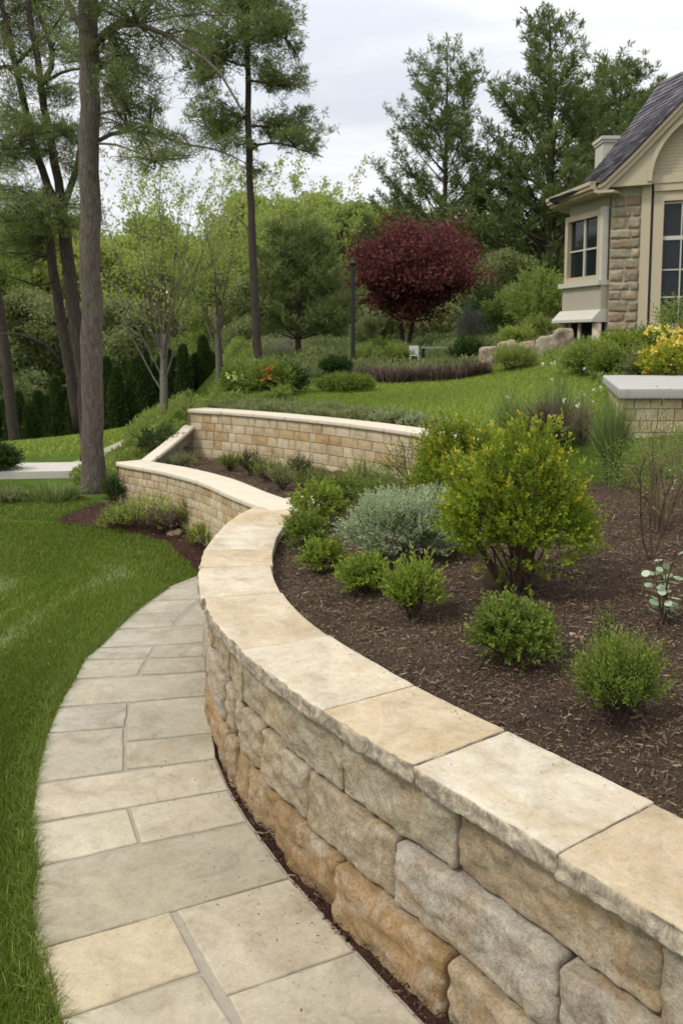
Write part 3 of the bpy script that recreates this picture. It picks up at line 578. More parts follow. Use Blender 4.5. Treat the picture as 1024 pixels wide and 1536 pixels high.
# ------------------------------------------------------------------ block walls
def rblock(mb,f,L,h,bul,a):
    bul*=.5
    """one pillow faced block: f(u,w,d) -> point, u,w in metres, d outward"""
    us=[0,.006,L*.33,L*.66,L-.006,L]; ws=[0,.005,h*.5,h-.005,h]; V=[];Fc=[]
    for j,w_ in enumerate(ws):
        for i,u in enumerate(us):
            e_=(i in (0,5)) or (j in (0,4)); d=-.012 if e_ else (0 if (i in (1,4) or j in (1,3)) else bul*random.uniform(.4,1.3)); V.append(f(u,w_,d))
    for j in range(4):
        for i in range(5): k=j*6+i; Fc.append([k,k+1,k+7,k+6])
    mb.add(V,Fc,a)
def block_wall(root,curve,zt,zbf,course,lmin,lmax,mat,capmat,capw,capth,over=.03,bul=.008,capname='cap_stone',off=0.,zslope=None,capseg=.6):
    mb=MB(); z=zt-capth; ci=0
    zlow=min(float(np.atleast_1d(zbf(*curve.P(t)[:2]))[0]) for t in np.linspace(0,curve.L,12))-.08
    zt_=lambda s: zt+(zslope(s) if zslope else 0)
    while z>zlow:
        s=-random.uniform(0,lmax*.8); h=course*random.choice([1,1,.9])
        while s<curve.L:
            L=random.uniform(lmin,lmax); a0=max(0,s); b0=min(curve.L,s+L)
            if b0-a0>.02:
                def f(u,w_,d,a0=a0,z=z,h=h):
                    q=curve.off(np.array(a0+u),np.array(over-d+off)); return (float(q[0]),float(q[1]),z-h+w_+(zslope(a0+u) if zslope else 0))
                rblock(mb,f,b0-a0-.003,h-.003,bul,random.random())
            s+=L
        z-=h; ci+=1
    o=mb.build('block_face',mat,root)
    t=np.linspace(0,curve.L,int(curve.L/.15)+2); a=curve.off(t,np.full(len(t),over+.012+off)); b=curve.off(t,np.full(len(t),capw-over)); k=len(t); m_=MB()
    V=[(*p[:2],zlow) for p in a]+[(*p[:2],zt_(t[i])-capth*.9) for i,p in enumerate(a)]+[(*p[:2],zt_(t[i])-capth*.9) for i,p in enumerate(b)]+[(*p[:2],zlow) for p in b]; fs=[[0,k,2*k,3*k],[k-1,4*k-1,3*k-1,2*k-1]]
    for l in range(3):
        for i in range(k-1): fs.append([l*k+i,l*k+i+1,(l+1)*k+i+1,(l+1)*k+i])
    m_.add(V,fs); m_.build('wall_core',M['mortar'],root)
    n=max(1,int(round(curve.L/capseg)))
    for i in range(n):
        s0=curve.L*i/n+(.0015 if i else -.03); s1=curve.L*(i+1)/n-(.0015 if i<n-1 else -.01)
        def mf(P,s0=s0):
            q=curve.off(s0+P[:,0],P[:,1]+off); q[:,2]=zt-capth+P[:,2]
            if zslope: q[:,2]+=np.array([zslope(v) for v in s0+P[:,0]])
            return q
        stonebox(capname,s1-s0,capw,capth,mf,(10,6,4),.014,.0025,8,i+90,front=1,top=.3,mat=capmat,parent=root)
wallB=empty('lower_block_wall'); tag(wallB,'low curved block wall with smooth cap running left from the end of the rock faced wall','retaining wall')
block_wall(wallB,B_out,.79,lambda x,y:g0(x,y)+.0,.088,.09,.20,M['block'],M['capB'],.36,.05)
ret=Curve([(-2.36,10.12),(-2.22,10.6),(-2.05,11.25)])
wallR=empty('return_block_wall'); tag(wallR,'short block wall whose pale cap climbs from the lower terrace wall to the upper wall','retaining wall')
block_wall(wallR,ret,.80,lambda x,y:.2,.085,.1,.2,M['block'],M['capB'],.16,.05,zslope=lambda s_:.30*max(0,s_)/ret.L,off=0)
wallC=empty('upper_block_wall'); tag(wallC,'curved upper retaining wall of tan blocks in even courses, lawn behind its cap','retaining wall')
block_wall(wallC,C_out,1.31,lambda x,y:.62,.116,.12,.30,M['block'],M['capB'],.33,.05)
# left end face of the upper and lower walls
for root,cv,z0,z1,wd in ((wallC,C_out,.55,1.255,.30),(wallB,B_out,.2,.735,.32)):
    mb=MB(); z=z1; p0=cv.P(cv.L); tt=-cv.T(cv.L); nn=np.array([-tt[1],tt[0],0])
    while z>z0:
        u=0.
        while u<wd-.02:
            L=min(random.uniform(.09,.16),wd-u)
            def f(q,w_,d,u=u,z=z): v=p0+nn*(.03+wd-u-q-.03)-tt*(d+.0); return (v[0],v[1],z-.084+w_)
            rblock(mb,f,L-.003,.081,.006,random.random()); u+=L
        z-=.084
    mb.build('end_face',M['block'],root)
# ------------------------------------------------------------------ corner pier at right
pier=empty('stone_pier'); tag(pier,'square corner pier of tan blocks with thick flat grey cap at the right edge','pier')
pc0=at(928,590,Y=8.0); ua=Vector((.985,.17,0)); ub=Vector((-.25,.968,0)).normalized()     # along front (right) and along left side (back)
zt=at(905,572,Y=8.9).z
zt=1.74; base=Vector((pc0.x,pc0.y,0)); 
ub=(at(903,563,z=zt)-at(928,583,z=zt)); 
c00=at(928,583,z=zt); c01=at(903,563,z=zt); c10=c00+Vector((1.9,.10,0)); c11=c01+Vector((1.9,.10,0))
def offpoly(P,d):
    c=sum(P,Vector((0,0,0)))/len(P); return [p+(c-p).normalized()*d for p in P]
capP=[c00,c10,c11,c01]
def quadmap(P4,z0):
    A_,B_,C_,D_=[np.array(p) for p in P4]
    def mf(P,L,W):
        u=(P[:,0]/L)[:,None]; v=(P[:,1]/W)[:,None]; q=A_*(1-u)*(1-v)+B_*u*(1-v)+C_*u*v+D_*(1-u)*v; q[:,2]=z0+P[:,2]; return q
    return mf
mq=quadmap(capP,zt-.10); Lc=(c10-c00).length; Wc=(c01-c00).length
stonebox('pier_cap',Lc,Wc,.10,lambda P:mq(P,Lc,Wc),(16,10,5),.012,.003,8,77,mat=M['postcap'],parent=pier)
ins=[c00+Vector((.06,.07,0)),c10+Vector((-.06,.07,0)),c11+Vector((-.06,-.07,0)),c01+Vector((.06,-.05,0))]
mb=MB()
for a_,b_ in ((ins[0],ins[1]),(ins[3],ins[0])):
    d=(b_-a_); Ld=d.length; d.normalize(); nn=Vector((d.y,-d.x,0)); z=zt-.10
    while z>.75:
        h=random.choice([.10,.115,.09]); u=0
        while u<Ld-.01:
            L=min(random.uniform(.10,.24),Ld-u)
            def f(q,w_,dd,u=u,z=z,h=h,a_=a_,d=d,nn=nn): v=a_+d*(u+q)+nn*(dd); return (v.x,v.y,z-h+w_)
            rblock(mb,f,L-.003,h-.003,.010,random.random()); u+=L
        z-=h
mb.build('block_face',M['block'],pier); m_=MB(); q=[p+ (Vector((.012,.012,0)) if i in(0,) else Vector((.0,.0,0))) for i,p in enumerate(ins)]; q=offpoly(ins,.03); m_.prism([(p.x,p.y) for p in q],.7,zt-.09); m_.build('pier_core',M['mortar'],pier)
# ------------------------------------------------------------------ house
hs=empty('house'); tag(hs,'cream house with dark slate roof, arched gable, stone pillar and canted bay window','house')
P0=Vector((4.88,16.0,0)); ha=Vector((.92,-.39,0)).normalized(); hn=Vector((.39,.92,0)).normalized(); hf_=-hn
hb=Vector((-.28,.96,0)).normalized(); hbn=Vector((-.96,-.28,0)).normalized(); UP=Vector((0,0,1))
def fbx(mb,s0,s1,z0,z1,d0,d1,a=.5): mb.box(P0+ha*((s0+s1)/2)+hf_*((d0+d1)/2)+UP*((z0+z1)/2),(s1-s0,d1-d0,z1-z0),ha,hf_,UP,a)
def bbx(mb,s0,s1,z0,z1,d0,d1,a=.5): mb.box(P0+hb*((s0+s1)/2)+hbn*((d0+d1)/2)+UP*((z0+z1)/2),(s1-s0,d1-d0,z1-z0),hb,hbn,UP,a)
BW=1.34; W_=3.72
mb=MB(); pl=[P0,P0+ha*W_,P0+ha*W_+hn*8,P0+hb*BW+hn*7,P0+hb*BW]; mb.prism([(p.x,p.y) for p in pl],1.3,4.93); mb.build('wall',M['stucco'],hs)
# stone pillar
core=MB(); fbx(core,0.0,.52,1.3,4.9,0.0,.066); pil=core.build('stone_pillar',M['stucco'],hs)
z=1.6; k=0
while z<4.72:
    h=random.uniform(.13,.23); sp=random.uniform(.22,.38)
    for (u0,u1) in ((.0,sp),(sp,.52)):
        def mf(P,u0=u0,z=z): return np.array([tuple(P0+ha*(u0+p[0])+hf_*(.085-p[1])+UP*(z+p[2])) for p in P])
        k+=1; stonebox('pillar_stone',u1-u0-.016,.12,h-.018,mf,(8,4,7),.022,.012,7,k+300,front=1.4,big=.015,mat=M['rock'],parent=pil,col=random.choice([(.27,.235,.17),(.30,.26,.19),(.23,.195,.14),(.35,.31,.235),(.27,.225,.155)]))
    z+=h
mb=MB(); fbx(mb,.52,.675,1.5,4.93,0,.12); mb.build('trim_post',M['trim'],hs)
mb=MB(); fbx(mb,W_-.675,W_-.52,1.5,4.93,0,.12); fbx(mb,W_-.52,W_,1.3,4.93,0,.06); mb.build('trim_post',M['trim'],hs)
mb=MB(); p=P0+ha*.70+hf_*.10; mb.tube([(p.x,p.y,1.9),(p.x,p.y,4.9)],.014,8); mb.build('downpipe',M['dark'],hs)
def window(s0,s1,z0,z1,bx,cols,rows,fw,tr='trim',mw=.022,dd=.0):
    m_=MB(); 
    bx(m_,s0,s0+fw,z0,z1,dd,dd+.10); bx(m_,s1-fw,s1,z0,z1,dd,dd+.10); bx(m_,s0+fw,s1-fw,z1-fw,z1,dd,dd+.098); bx(m_,s0+fw,s1-fw,z0,z0+fw,dd,dd+.098); wn=m_.build('window',M[tr],hs)
    g=MB(); bx(g,s0+fw,s1-fw,z0+fw,z1-fw,dd-.01,dd+.012); g.build('pane',M['glass'],wn)
    q=MB(); a0,a1,b0,b1=s0+fw,s1-fw,z0+fw,z1-fw
    for c_ in cols: x=a0+(a1-a0)*c_; bx(q,x-mw/2,x+mw/2,b0,b1,dd+.012,dd+.045)
    for c_ in rows: x=b0+(b1-b0)*c_[0]; bx(q,a0,a1,x-c_[1]/2,x+c_[1]/2,dd+.012,dd+.042)
    q.build('mullion',M['trimw'],wn); return wn
window(.72,3.0,2.33,4.80,fbx,[.155,.33,.5,.67,.845],[(.215,.022),(.44,.022),(.70,.07),(.985,.03)],.17)
mb=MB(); fbx(mb,.72,3.0,4.80,4.93,0,.14); mb.build('window_header',M['trim'],hs); mb=MB(); fbx(mb,.70,3.02,1.9,2.28,0,.05); fbx(mb,.70,3.02,2.28,2.36,.05,.13); mb.build('window_surround',M['trim'],hs)
mb=MB(); fbx(mb,.675,3.06,4.93,5.06,.05,.16); mb.build('arch_sill',M['trim'],hs)
# gable spandrel with arch
sc_,rz,zs=1.86,1.18,4.95
def rake(s_): 
    q=min(s_,W_-s_); return 4.99+1.03*q+.10*max(0,.35-q)
mb=MB(); n=40; V=[];f=[]
for i in range(n+1):
    th=math.pi*(1-i/n); sa=sc_+rz*math.cos(th); za=zs+rz*math.sin(th)
    so=-.15+(W_+.3)*i/n; so=sc_-(sc_+.15)*(1-i/(n/2)) if i<=n/2 else sc_+(sc_+.15)*((i-n/2)/(n/2)); zo=rake(so)
    for d in (.06,.30):
        for (s_,z_) in ((sa,za),(so,zo)): v=P0+ha*s_+hf_*d; V.append((v.x,v.y,z_))
for i in range(n):
    k=i*4; f+=[[k+2,k+3,k+7,k+6],[k+2,k+6,k+4,k],[k+1,k+5,k+7,k+3]]
v1=P0+ha*(-.15)+hf_*.30; V+=[tuple(P0+ha*(-.15)+hf_*.30+UP*4.90),tuple(P0+ha*(sc_-rz)+hf_*.30+UP*4.90),tuple(P0+ha*(W_+.15)+hf_*.30+UP*4.90),tuple(P0+ha*(sc_+rz)+hf_*.30+UP*4.90),tuple(P0+ha*(-.15)+hf_*.06+UP*4.90),tuple(P0+ha*(sc_-rz)+hf_*.06+UP*4.90)]
b=(n+1)*4; f+=[[b,b+1,2,3],[b+3,b+2,n*4+3,n*4+2],[b,b+4,b+5,b+1],[b+1,b+5,0,2]]
mb.add(V,f); mb.build('gable_spandrel',M['trim'],hs)
mb=MB()
for i in range(22):   # arch moulding
    th0=math.pi*(1-i/22); th1=math.pi*(1-(i+1)/22)
    def ap(th,r_,d): v=P0+ha*(sc_+r_*math.cos(th))+hf_*d; return (v.x,v.y,zs+r_*math.sin(th))
    v=[ap(t_,r_,d) for t_ in (th0,th1) for r_ in (rz-.004,rz+.07) for d in (.28,.325)]; mb.add(v,[[0,1,5,4],[1,3,7,5],[3,2,6,7]])
mb.build('arch_moulding',M['trim'],hs)
mb=MB(); z=zs
while z<zs+rz:
    hw=math.sqrt(max(0,rz*rz-(z-zs)**2))+.02; fbx(mb,sc_-hw,sc_+hw,z,z+.055,.0,.085); fbx(mb,sc_-hw,sc_+hw,z+.055,z+.06,.0,.078); z+=.06
mb.build('arch_panel',M['trim'],hs)
mb=MB(); V=[];f=[]; n=20
for i in range(n+1):
    s_=-.2+(sc_+.2)*i/n; z_=rake(max(s_,-.15))
    for d,dz in ((.30,-.13),(.37,-.13),(.37,-.02),(.42,-.02),(.42,.05),(.06,.05)): v=P0+ha*s_+hf_*d; V.append((v.x,v.y,z_+dz))
for i in range(n):
    for k in range(5): f.append([i*6+k,i*6+k+1,i*6+k+7,i*6+k+6])
f.append([0,1,2,3,4,5]); mb.add(V,f); V2=[]
for v in V: q=Vector(v)-P0; s_=q.dot(ha); v2=P0+ha*(W_-s_)+hn*q.dot(hn)+UP*v[2]; V2.append(tuple(v2))
mb.add(V2,[g[::-1] for g in f]); mb.build('rake_trim',M['trim'],hs)
# roof
def Fp(t,side=1):
    s_=-.22+(sc_+.22)*t; z_=rake(max(s_,-.15))+.055+.0; s2=s_ if side>0 else W_-s_; v=P0+ha*s2+hf_*.44; return Vector((v.x,v.y,z_))
def Hp(t): k=1.50+.35*t; v=Fp(t)+hb*k+hbn*(.10*(1-t)); v.z-=.05*(1-t)+.30*math.sin(math.pi*min(1,t)**.8); return v
def shingles(mb,A_,B_,rows,wd,under=True):
    for i in range(rows):
        t0=i/rows; t1=min(1,(i+1.25)/rows); a0,b0,a1,b1=A_(t0),B_(t0),A_(t1),B_(t1); L=(b0-a0).length; n=max(1,int(L/wd)); of=random.random()/n
        nn=(b0-a0).cross(a1-a0).normalized(); 
        if nn.z<0: nn=-nn
        cuts=[0]+[min(1,max(0,(j+random.uniform(-.2,.2))/n+of)) for j in range(0,n)]+[1]; cuts=sorted(set(cuts))
        for u0,u1 in zip(cuts[:-1],cuts[1:]):
            if u1-u0<.002: continue
            u1_=u1-.004/L; l0=nn*(.020+random.uniform(-.004,.008)); l1=nn*.004
            v=[a0.lerp(b0,u0)+l0,a0.lerp(b0,u1_)+l0,a1.lerp(b1,u1_)+l1,a1.lerp(b1,u0)+l1,a0.lerp(b0,u0),a0.lerp(b0,u1_)]
            mb.add(v,[[0,1,2,3],[0,4,5,1]],random.random())
mb=MB(); shingles(mb,Fp,Hp,30,.17); 
shingles(mb,lambda t:Hp(t),lambda t:Hp(t)+hn*6.5,24,.4); shingles(mb,lambda t:Fp(t,-1),lambda t:Fp(t,-1)+hn*8,24,.4)
V=[];f=[];n=16
for i in range(n+1):
    t_=i/n; V+=[tuple(Fp(t_)-UP*.01),tuple(Hp(t_)-UP*.01),tuple(Hp(t_)+hn*6.5-UP*.01)]
for i in range(n): k=i*3; f+=[[k,k+1,k+4,k+3],[k+1,k+2,k+5,k+4]]
mb.add(V,f,.3); mb.build('roof',M['shingle'],hs)
# eaves over the bay: gutter, fascia, soffit
E0=P0+hf_*.40-ha*.24; E1=P0+hb*(BW+.45)+hbn*.20; ed=(E1-E0); eL=ed.length; ed.normalize(); en=Vector((-ed.y,ed.x,0)); 
if en.dot(hbn)<0: en=-en
mb=MB(); c_=(E0+E1)/2
for (o_,z0,z1,w0) in ((.0,4.80,4.925,.07),(.05,4.86,4.99,.10),(.09,4.925,4.985,.08)): mb.box(c_+en*o_+UP*((z0+z1)/2),(eL,w0,z1-z0),ed,en,UP)
mb.build('eave_gutter',M['trim'],hs)
mb=MB(); so=[E0,E1,P0+hb*BW+hn*2.0,P0+hn*1.0,P0+ha*.2,E0+ha*.3]; mb.prism([(p.x,p.y) for p in so],4.79,4.835); mb.build('soffit',M['trim'],hs)
# bay face
mb=MB(); bbx(mb,.02,BW,4.56,4.80,0,.05); mb.build('bay_header',M['stucco'],hs); mb=MB(); bbx(mb,.02,BW+.02,2.72,3.22,.0,.16); mb.build('bay_apron',M['stucco'],hs)
mb=MB(); bbx(mb,-.0,BW+.08,3.20,3.29,.0,.23); mb.build('bay_sill',M['trimw'],hs)
mb=MB(); V=[]
for q,z_ in ((.16,2.76),(.34,2.58),(.34,2.53)):
    for s_ in (-.0,BW+.10): v=P0+hb*s_+hbn*q; V.append((v.x,v.y,z_))
for s_ in (-.0,BW+.10): v=P0+hb*s_; V.append((v.x,v.y,2.53))
for s_ in (-.0,BW+.10): v=P0+hb*s_; V.append((v.x,v.y,2.76))
mb.add(V,[[0,1,3,2],[2,3,5,4],[4,5,7,6],[8,0,2,4,6],[9,7,5,3,1],[8,9,1,0]]); mb.build('bay_skirt',M['trimw'],hs)
window(.10,BW-.02,3.29,4.56,bbx,[.5],[(.47,.03)],.10,'trim',.05,.06)
mb=MB(); bbx(mb,.01,.10,3.29,4.6,.05,.165); mb.build('bay_corner_trim',M['trimw'],hs)
g=MB(); bbx(g,.12,BW-.15,1.8,2.53,.0,.03); g.build('basement_pane',M['glass'],hs)
for s_ in (.10,.68,BW-.10):
    m_=MB(); p=P0+hb*s_+hbn*.17; m_.tube([(p.x,p.y,1.6),(p.x,p.y,2.53)],.085 if s_!=.68 else .04,10); m_.build('bay_post',M['trim'],hs,smooth=True)
mb=MB(); mb.box((5.90,19.4,5.42),(.60,.60,2.1)); ch=mb.build('chimney',M['chim'],hs); mb=MB(); mb.box((5.90,19.4,6.505),(.70,.70,.07)); mb.box((5.90,19.4,6.44),(.65,.65,.06)); mb.build('chimney_cap',M['trimw'],ch)
# ------------------------------------------------------------------ foliage tools
def lump(u,seed,amp,f=1.7): return 1+amp*np.array([noise.noise(Vector(q)*f+Vector((seed,seed*2.3,0))) for q in u])*2
def sprigs(base,axis,L,K,l,wd,spread=.9,seedval=None):
    n=len(base); t=np.linspace(.15,1,K); pos=base[:,None,:]+axis[:,None,:]*(L[:,None]*t)[:,:,None]
    az=rng.uniform(0,2*math.pi,(n,1))+np.arange(K)[None,:]*2.4; a=nrm(np.cross(axis,[0.31,.2,.93])); b=np.cross(axis,a)
    rad=a[:,None,:]*np.cos(az)[:,:,None]+b[:,None,:]*np.sin(az)[:,:,None]
    d=axis[:,None,:]*(.55+.45*t)[None,:,None]+rad*spread*(1.15-.6*t)[None,:,None]
    ll=l*rng.uniform(.7,1.2,(n,K))*(1.05-.35*t)[None]
    val=np.repeat((rng.random(n) if seedval is None else seedval)[:,None],K,1)*.6+rng.random((n,K))*.25+.12*t[None]
    return pos.reshape(-1,3),nrm(d.reshape(-1,3)),ll.ravel(),(ll*wd).ravel(),val.ravel()
def shrub(label,px,py,wpx,hpx,mat=None,hf=zR,cat='shrub',name='shrub',n=260,K=9,l=.03,wd=.5,L=.09,up=.5,amp=.28,flat=1.,stems=7,group=None,shell=.55,tips=None,stemm='twig',open_=0,Yadd=0,asym=0,spread=.9):
    if isinstance(px,Vector): px,py,wpx,hpx,mat=px,0,py,wpx,hpx if mat is None else mat
    b=hit(px,py,hf) if not isinstance(px,Vector) else px; 
    sc=b.y/F; w_=wpx*sc/2; h=hpx*sc; sd=random.uniform(0,90)
    root=empty(name,(b.x,b.y+Yadd,b.z-.01)); tag(root,label,cat,group)
    u=rng.normal(0,1,(n,3)); u[:,2]=np.abs(u[:,2])*1.1-.35; u=nrm(u); r=rng.uniform(shell,1,n)**.6*lump(u,sd,amp)
    ax=nrm(u*[1,1,1]+np.array([0,0,up])+rng.normal(0,.25,(n,3))); Lx=L*rng.uniform(.6,1.5,n)
    hc=h*.45; P=np.stack([u[:,0]*r*(w_-L*.4),u[:,1]*r*(w_-L*.4)*.9,hc+u[:,2]*r*(h*.55-L*.4)*np.where(u[:,2]>0,1,.78)],1); P[:,0]+=asym*P[:,2]
    P[:,2]=np.maximum(P[:,2],.012)
    if open_: P[:,:2]*= (.35+.65*np.clip(P[:,2:3]/(h*.5),0,1))**open_
    pos,dr,ll,ww,val=sprigs(P,ax,Lx,K,l,wd,spread); val=val*.85
    if tips is not None:
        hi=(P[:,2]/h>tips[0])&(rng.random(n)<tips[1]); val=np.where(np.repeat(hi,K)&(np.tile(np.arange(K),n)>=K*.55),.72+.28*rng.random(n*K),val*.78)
    foliage('foliage',pos,dr,ll,ww,M[mat],root,val)
    mb=MB()
    for i in range(stems):
        q=P[random.randrange(n)]; an=random.uniform(0,6.28); r0=random.uniform(0,.10)*w_; p0=np.array([r0*math.cos(an),r0*math.sin(an),-.02]); md=p0*.6+q*.4+np.array([0,0,.12*h])+rng.normal(0,.03*w_,3)
        mb.tube([p0,p0*.8+md*.2+[0,0,.02*h],md,q],[.006+.012*w_,.006+.008*w_,.004+.005*w_,.002],5)
    idx=rng.choice(n,min(n,90),replace=False)
    for i in idx: q=P[i]; mb.tube([q-ax[i]*L*.8,q,q+ax[i]*Lx[i]*.9],[.0022+.002*w_,.002,.0012],3,cap=False)
    mb.build('stems',M[stemm],root); return root
def grassclump(label,px,py,wpx,hpx,mat,hf=zR,n=500,lean=.45,bw=.006,name='ornamental_grass',cat='grass',root_r=.18,group=None,wis=0,seg=4,heads=None):
    b=hit(px,py,hf); sc=b.y/F; w_=wpx*sc/2; h=hpx*sc; root=empty(name,(b.x,b.y,b.z)); tag(root,label,cat,group)
    an=rng.uniform(0,2*math.pi,n); r0=np.sqrt(rng.random(n))*w_*root_r; le=np.abs(rng.normal(0,1,n))*lean; H_=h*rng.uniform(.55,1.05,n); V=[]
    base=np.stack([r0*np.cos(an),r0*np.sin(an),0*an-.01],1); out_=np.stack([np.cos(an),np.sin(an),0*an],1); sd=np.stack([-np.sin(an+rng.normal(0,1,n)),np.cos(an),0*an],1)
    wob=rng.normal(0,.06*h,(n,3))*wis
    for k in range(seg+1):
        t=k/seg; p=base+out_*(le*w_*1.1*(t*.35+t**2.2*.65))[:,None]+np.array([0,0,1.])*(H_*(t-.28*np.minimum(le,1.3)*t**3))[:,None]+wob*math.sin(3*t); ww=bw*(1-t*.92)
        V+=[p-sd*ww/2,p+sd*ww/2]
    V=np.stack(V,1); m_=2*(seg+1); i=np.arange(n)*m_; Fq=np.concatenate([np.stack([i+2*k,i+2*k+1,i+2*k+3,i+2*k+2],1) for k in range(seg)])
    mk('foliage' ,V.reshape(-1,3),Fq,M[mat],root,np.repeat(rng.random(n),m_))
    if heads:
        hm,hn_,hsz=heads; k=rng.choice(n,hn_); p=V[k][:,-1]; pp=[];dd=[]
        for q in p:
            for _ in range(7): pp.append(q+rng.normal(0,hsz*.3,3)); dd.append(rng.normal(0,1,3)+[0,0,.5])
        foliage('flower_head',np.array(pp),np.array(dd),hsz,hsz*.6,M[hm],root)
    return root
# ---------- trees
def limb(p,d,L,r,n=6,wig=.12,lift=.0,taper=.35):
    P=[Vector(p)]; d=Vector(d).normalized(); 
    for i in range(n):
        d=(d+Vector(rng.normal(0,wig,3))+Vector((0,0,lift))).normalized(); P.append(P[-1]+d*(L/n))
    return P,[r*(1-(1-taper)*i/n) for i in range(n+1)]
def lerp_pts(P,t): 
    x=t*(len(P)-1); i=min(int(x),len(P)-2); return P[i].lerp(P[i+1],x-i),(P[i+1]-P[i]).normalized()
def branch_tree(mb,P,Rr,levels,tips,lenf=.5,nch=(5,4),ang=.8,lift=.05,start=.3,side=None,minr=.004,tipn=3):
    """adds children to limb P; collects tips (pos, dir, level)"""
    L=sum((b-a).length for a,b in zip(P[:-1],P[1:]))
    n=nch[0]
    for k in range(n):
        t=start+(1-start)*(k+random.random())/n; p,d=lerp_pts(P,t); an=random.uniform(0,6.28); x=d.cross(Vector((.1,.3,.9))).normalized(); y=d.cross(x)
        dd=(d*math.cos(ang)+(x*math.cos(an)+y*math.sin(an))*math.sin(ang)).normalized(); l=L*lenf*(1.15-.6*t)*random.uniform(.7,1.2); r=max(minr,Rr[min(int(t*len(Rr)),len(Rr)-1)]*.55)
        Q,q=limb(p,dd,l,r,5,.13,lift,.3); mb.tube(Q,q,5 if r>.02 else 3,cap=False)
        if levels>1: branch_tree(mb,Q,q,levels-1,tips,lenf,nch[1:] or nch,ang,lift,.25,None,minr,tipn)
        else:
            for j in range(tipn): a,b=lerp_pts(Q,.35+.65*(j+random.random())/tipn); tips.append((a,b))
def crown_leaves(tips,per,spread,l,wd,mat,parent,flat=None,name='crown',droop=0,clumpvar=.6):
    T=np.array([tuple(a) for a,b in tips]); D=np.array([tuple(b) for a,b in tips]); n=len(T)
    pos=np.repeat(T,per,0)+rng.normal(0,spread,(n*per,3))*[1,1,.6]; dr=np.repeat(D,per,0)*.6+rng.normal(0,.7,(n*per,3))-np.array([0,0,droop])
    val=np.repeat(rng.random(n),per)*clumpvar+rng.random(n*per)*(1-clumpvar)
    return foliage(name,pos,dr,l*rng.uniform(.6,1.3,n*per),wd*rng.uniform(.7,1.2,n*per),M[mat],parent,val,flat)
def needle_tufts(name,T,D,per,ln,wd,mat,parent,clumpvar=.5):
    n=len(T); dr=nrm(np.repeat(nrm(D),per,0)*.55+rng.normal(0,.62,(n*per,3))+np.array([0,0,.15])); pos=np.repeat(T,per,0)+dr*ln*.1+rng.normal(0,ln*.22,(n*per,3))
    val=np.repeat(rng.random(n),per)*clumpvar+rng.random(n*per)*(1-clumpvar)
    return foliage(name,pos,dr,ln*rng.uniform(.7,1.25,n*per),wd,M[mat],parent,val)
def broadleaf(name,label,loc,H,trunk_r,spread,leafm,barkm,per=26,l=.11,nl=9,first=.25,cat='tree',group=None,ang=.75,lev=3,lsp=.16,multi=1,up=.06,nch=(6,5),tipn=3,shape=1.):
    root=empty(name,loc); tag(root,label,cat,group); mb=MB(); tips=[]
    for m_ in range(multi):
        an=6.28*m_/multi+.5; le=.0 if multi==1 else .33
        P,r=limb((0,0,-.15),(math.cos(an)*le,math.sin(an)*le,1),H*.92,trunk_r/(multi**.5),10,.045,.02,.15); mb.tube(P,r,9)
        for k in range(nl):
            t=first+(1-first)*(k+.4)/nl; p,d=lerp_pts(P,t); az=k*2.4+m_*1.1+random.uniform(-.4,.4); prof=math.sin(math.pi*min(1,((t-first)/(1-first))*.78+.22))**shape
            dd=Vector((math.cos(az),math.sin(az),.55+.6*t)); l_=spread*prof*random.uniform(.8,1.15)
            Q,q=limb(p,dd,l_,max(.012,trunk_r*.42*(1.1-t)),6,.10,up,.25); mb.tube(Q,q,6,cap=False); branch_tree(mb,Q,q,lev-1,tips,.5,nch,ang,up*.5,.2,None,.004,tipn)
    mb.build('trunk',M[barkm],root,smooth=True)
    crown_leaves(tips,per,lsp,l,l*.6,leafm,root); return root
def pine(name,label,loc,H,trunk_r,base_w,leafm='needle',barkm='bark',first=.25,whorl=22,per=13,ln=.15,wd=.016,group=None,cat='pine tree',prof=None,sub=6,lift=.03,asc=.25,dens=1.,rd=1.):
    root=empty(name,loc); tag(root,label,cat,group); mb=MB(); T=[];D=[]
    P,r=limb((0,0,-.2),(0,0,1),H,trunk_r,12,.007,.01,.08); mb.tube(P,r,9)
    for k in range(whorl):
        t=first+(.985-first)*((k+random.uniform(-.3,.3))/whorl); t=max(first,min(.985,t)); p,d=lerp_pts(P,t); v=(t-first)/(1-first); bw=base_w*(prof(v) if prof else (1-v)**.75*(.75+.25*math.sin(v*9)))
        nb=random.choice([3,4,5])
        for j in range(nb):
            az=k*1.3+6.28*j/nb+random.uniform(-.35,.35); l_=bw*random.uniform(.6,1.2)+.15
            Q,q=limb(p,(math.cos(az),math.sin(az),asc+.5*v),l_,max(.010,trunk_r*.32*(1-t)+.006),6,.07,lift,.25); mb.tube(Q,q,5,cap=False)
            ns=max(2,int(sub*l_/base_w*1.4))
            for s_ in range(ns):
                tt=.22+.78*(s_+random.random())/ns; a,b=lerp_pts(Q,tt); sg=1 if s_%2 else -1; sd=Vector((-math.sin(az)*sg,math.cos(az)*sg,random.uniform(-.05,.5)))
                l2=l_*.34*(1.15-tt)+.12; Q2,q2=limb(a,b*.7+sd*.7,l2,.007,3,.12,.06,.4); mb.tube(Q2,q2,3,cap=False)
                m_=max(2,int(dens*l2/.09))
                for e in range(m_): a2,b2=lerp_pts(Q2,.25+.75*(e+random.random())/m_); T.append(tuple(a2)); D.append(tuple(b2+Vector((0,0,.5))))
    mb.build('trunk',M[barkm],root,smooth=True); needle_tufts('crown',np.array(T),np.array(D),per,ln,wd,leafm,root); return root
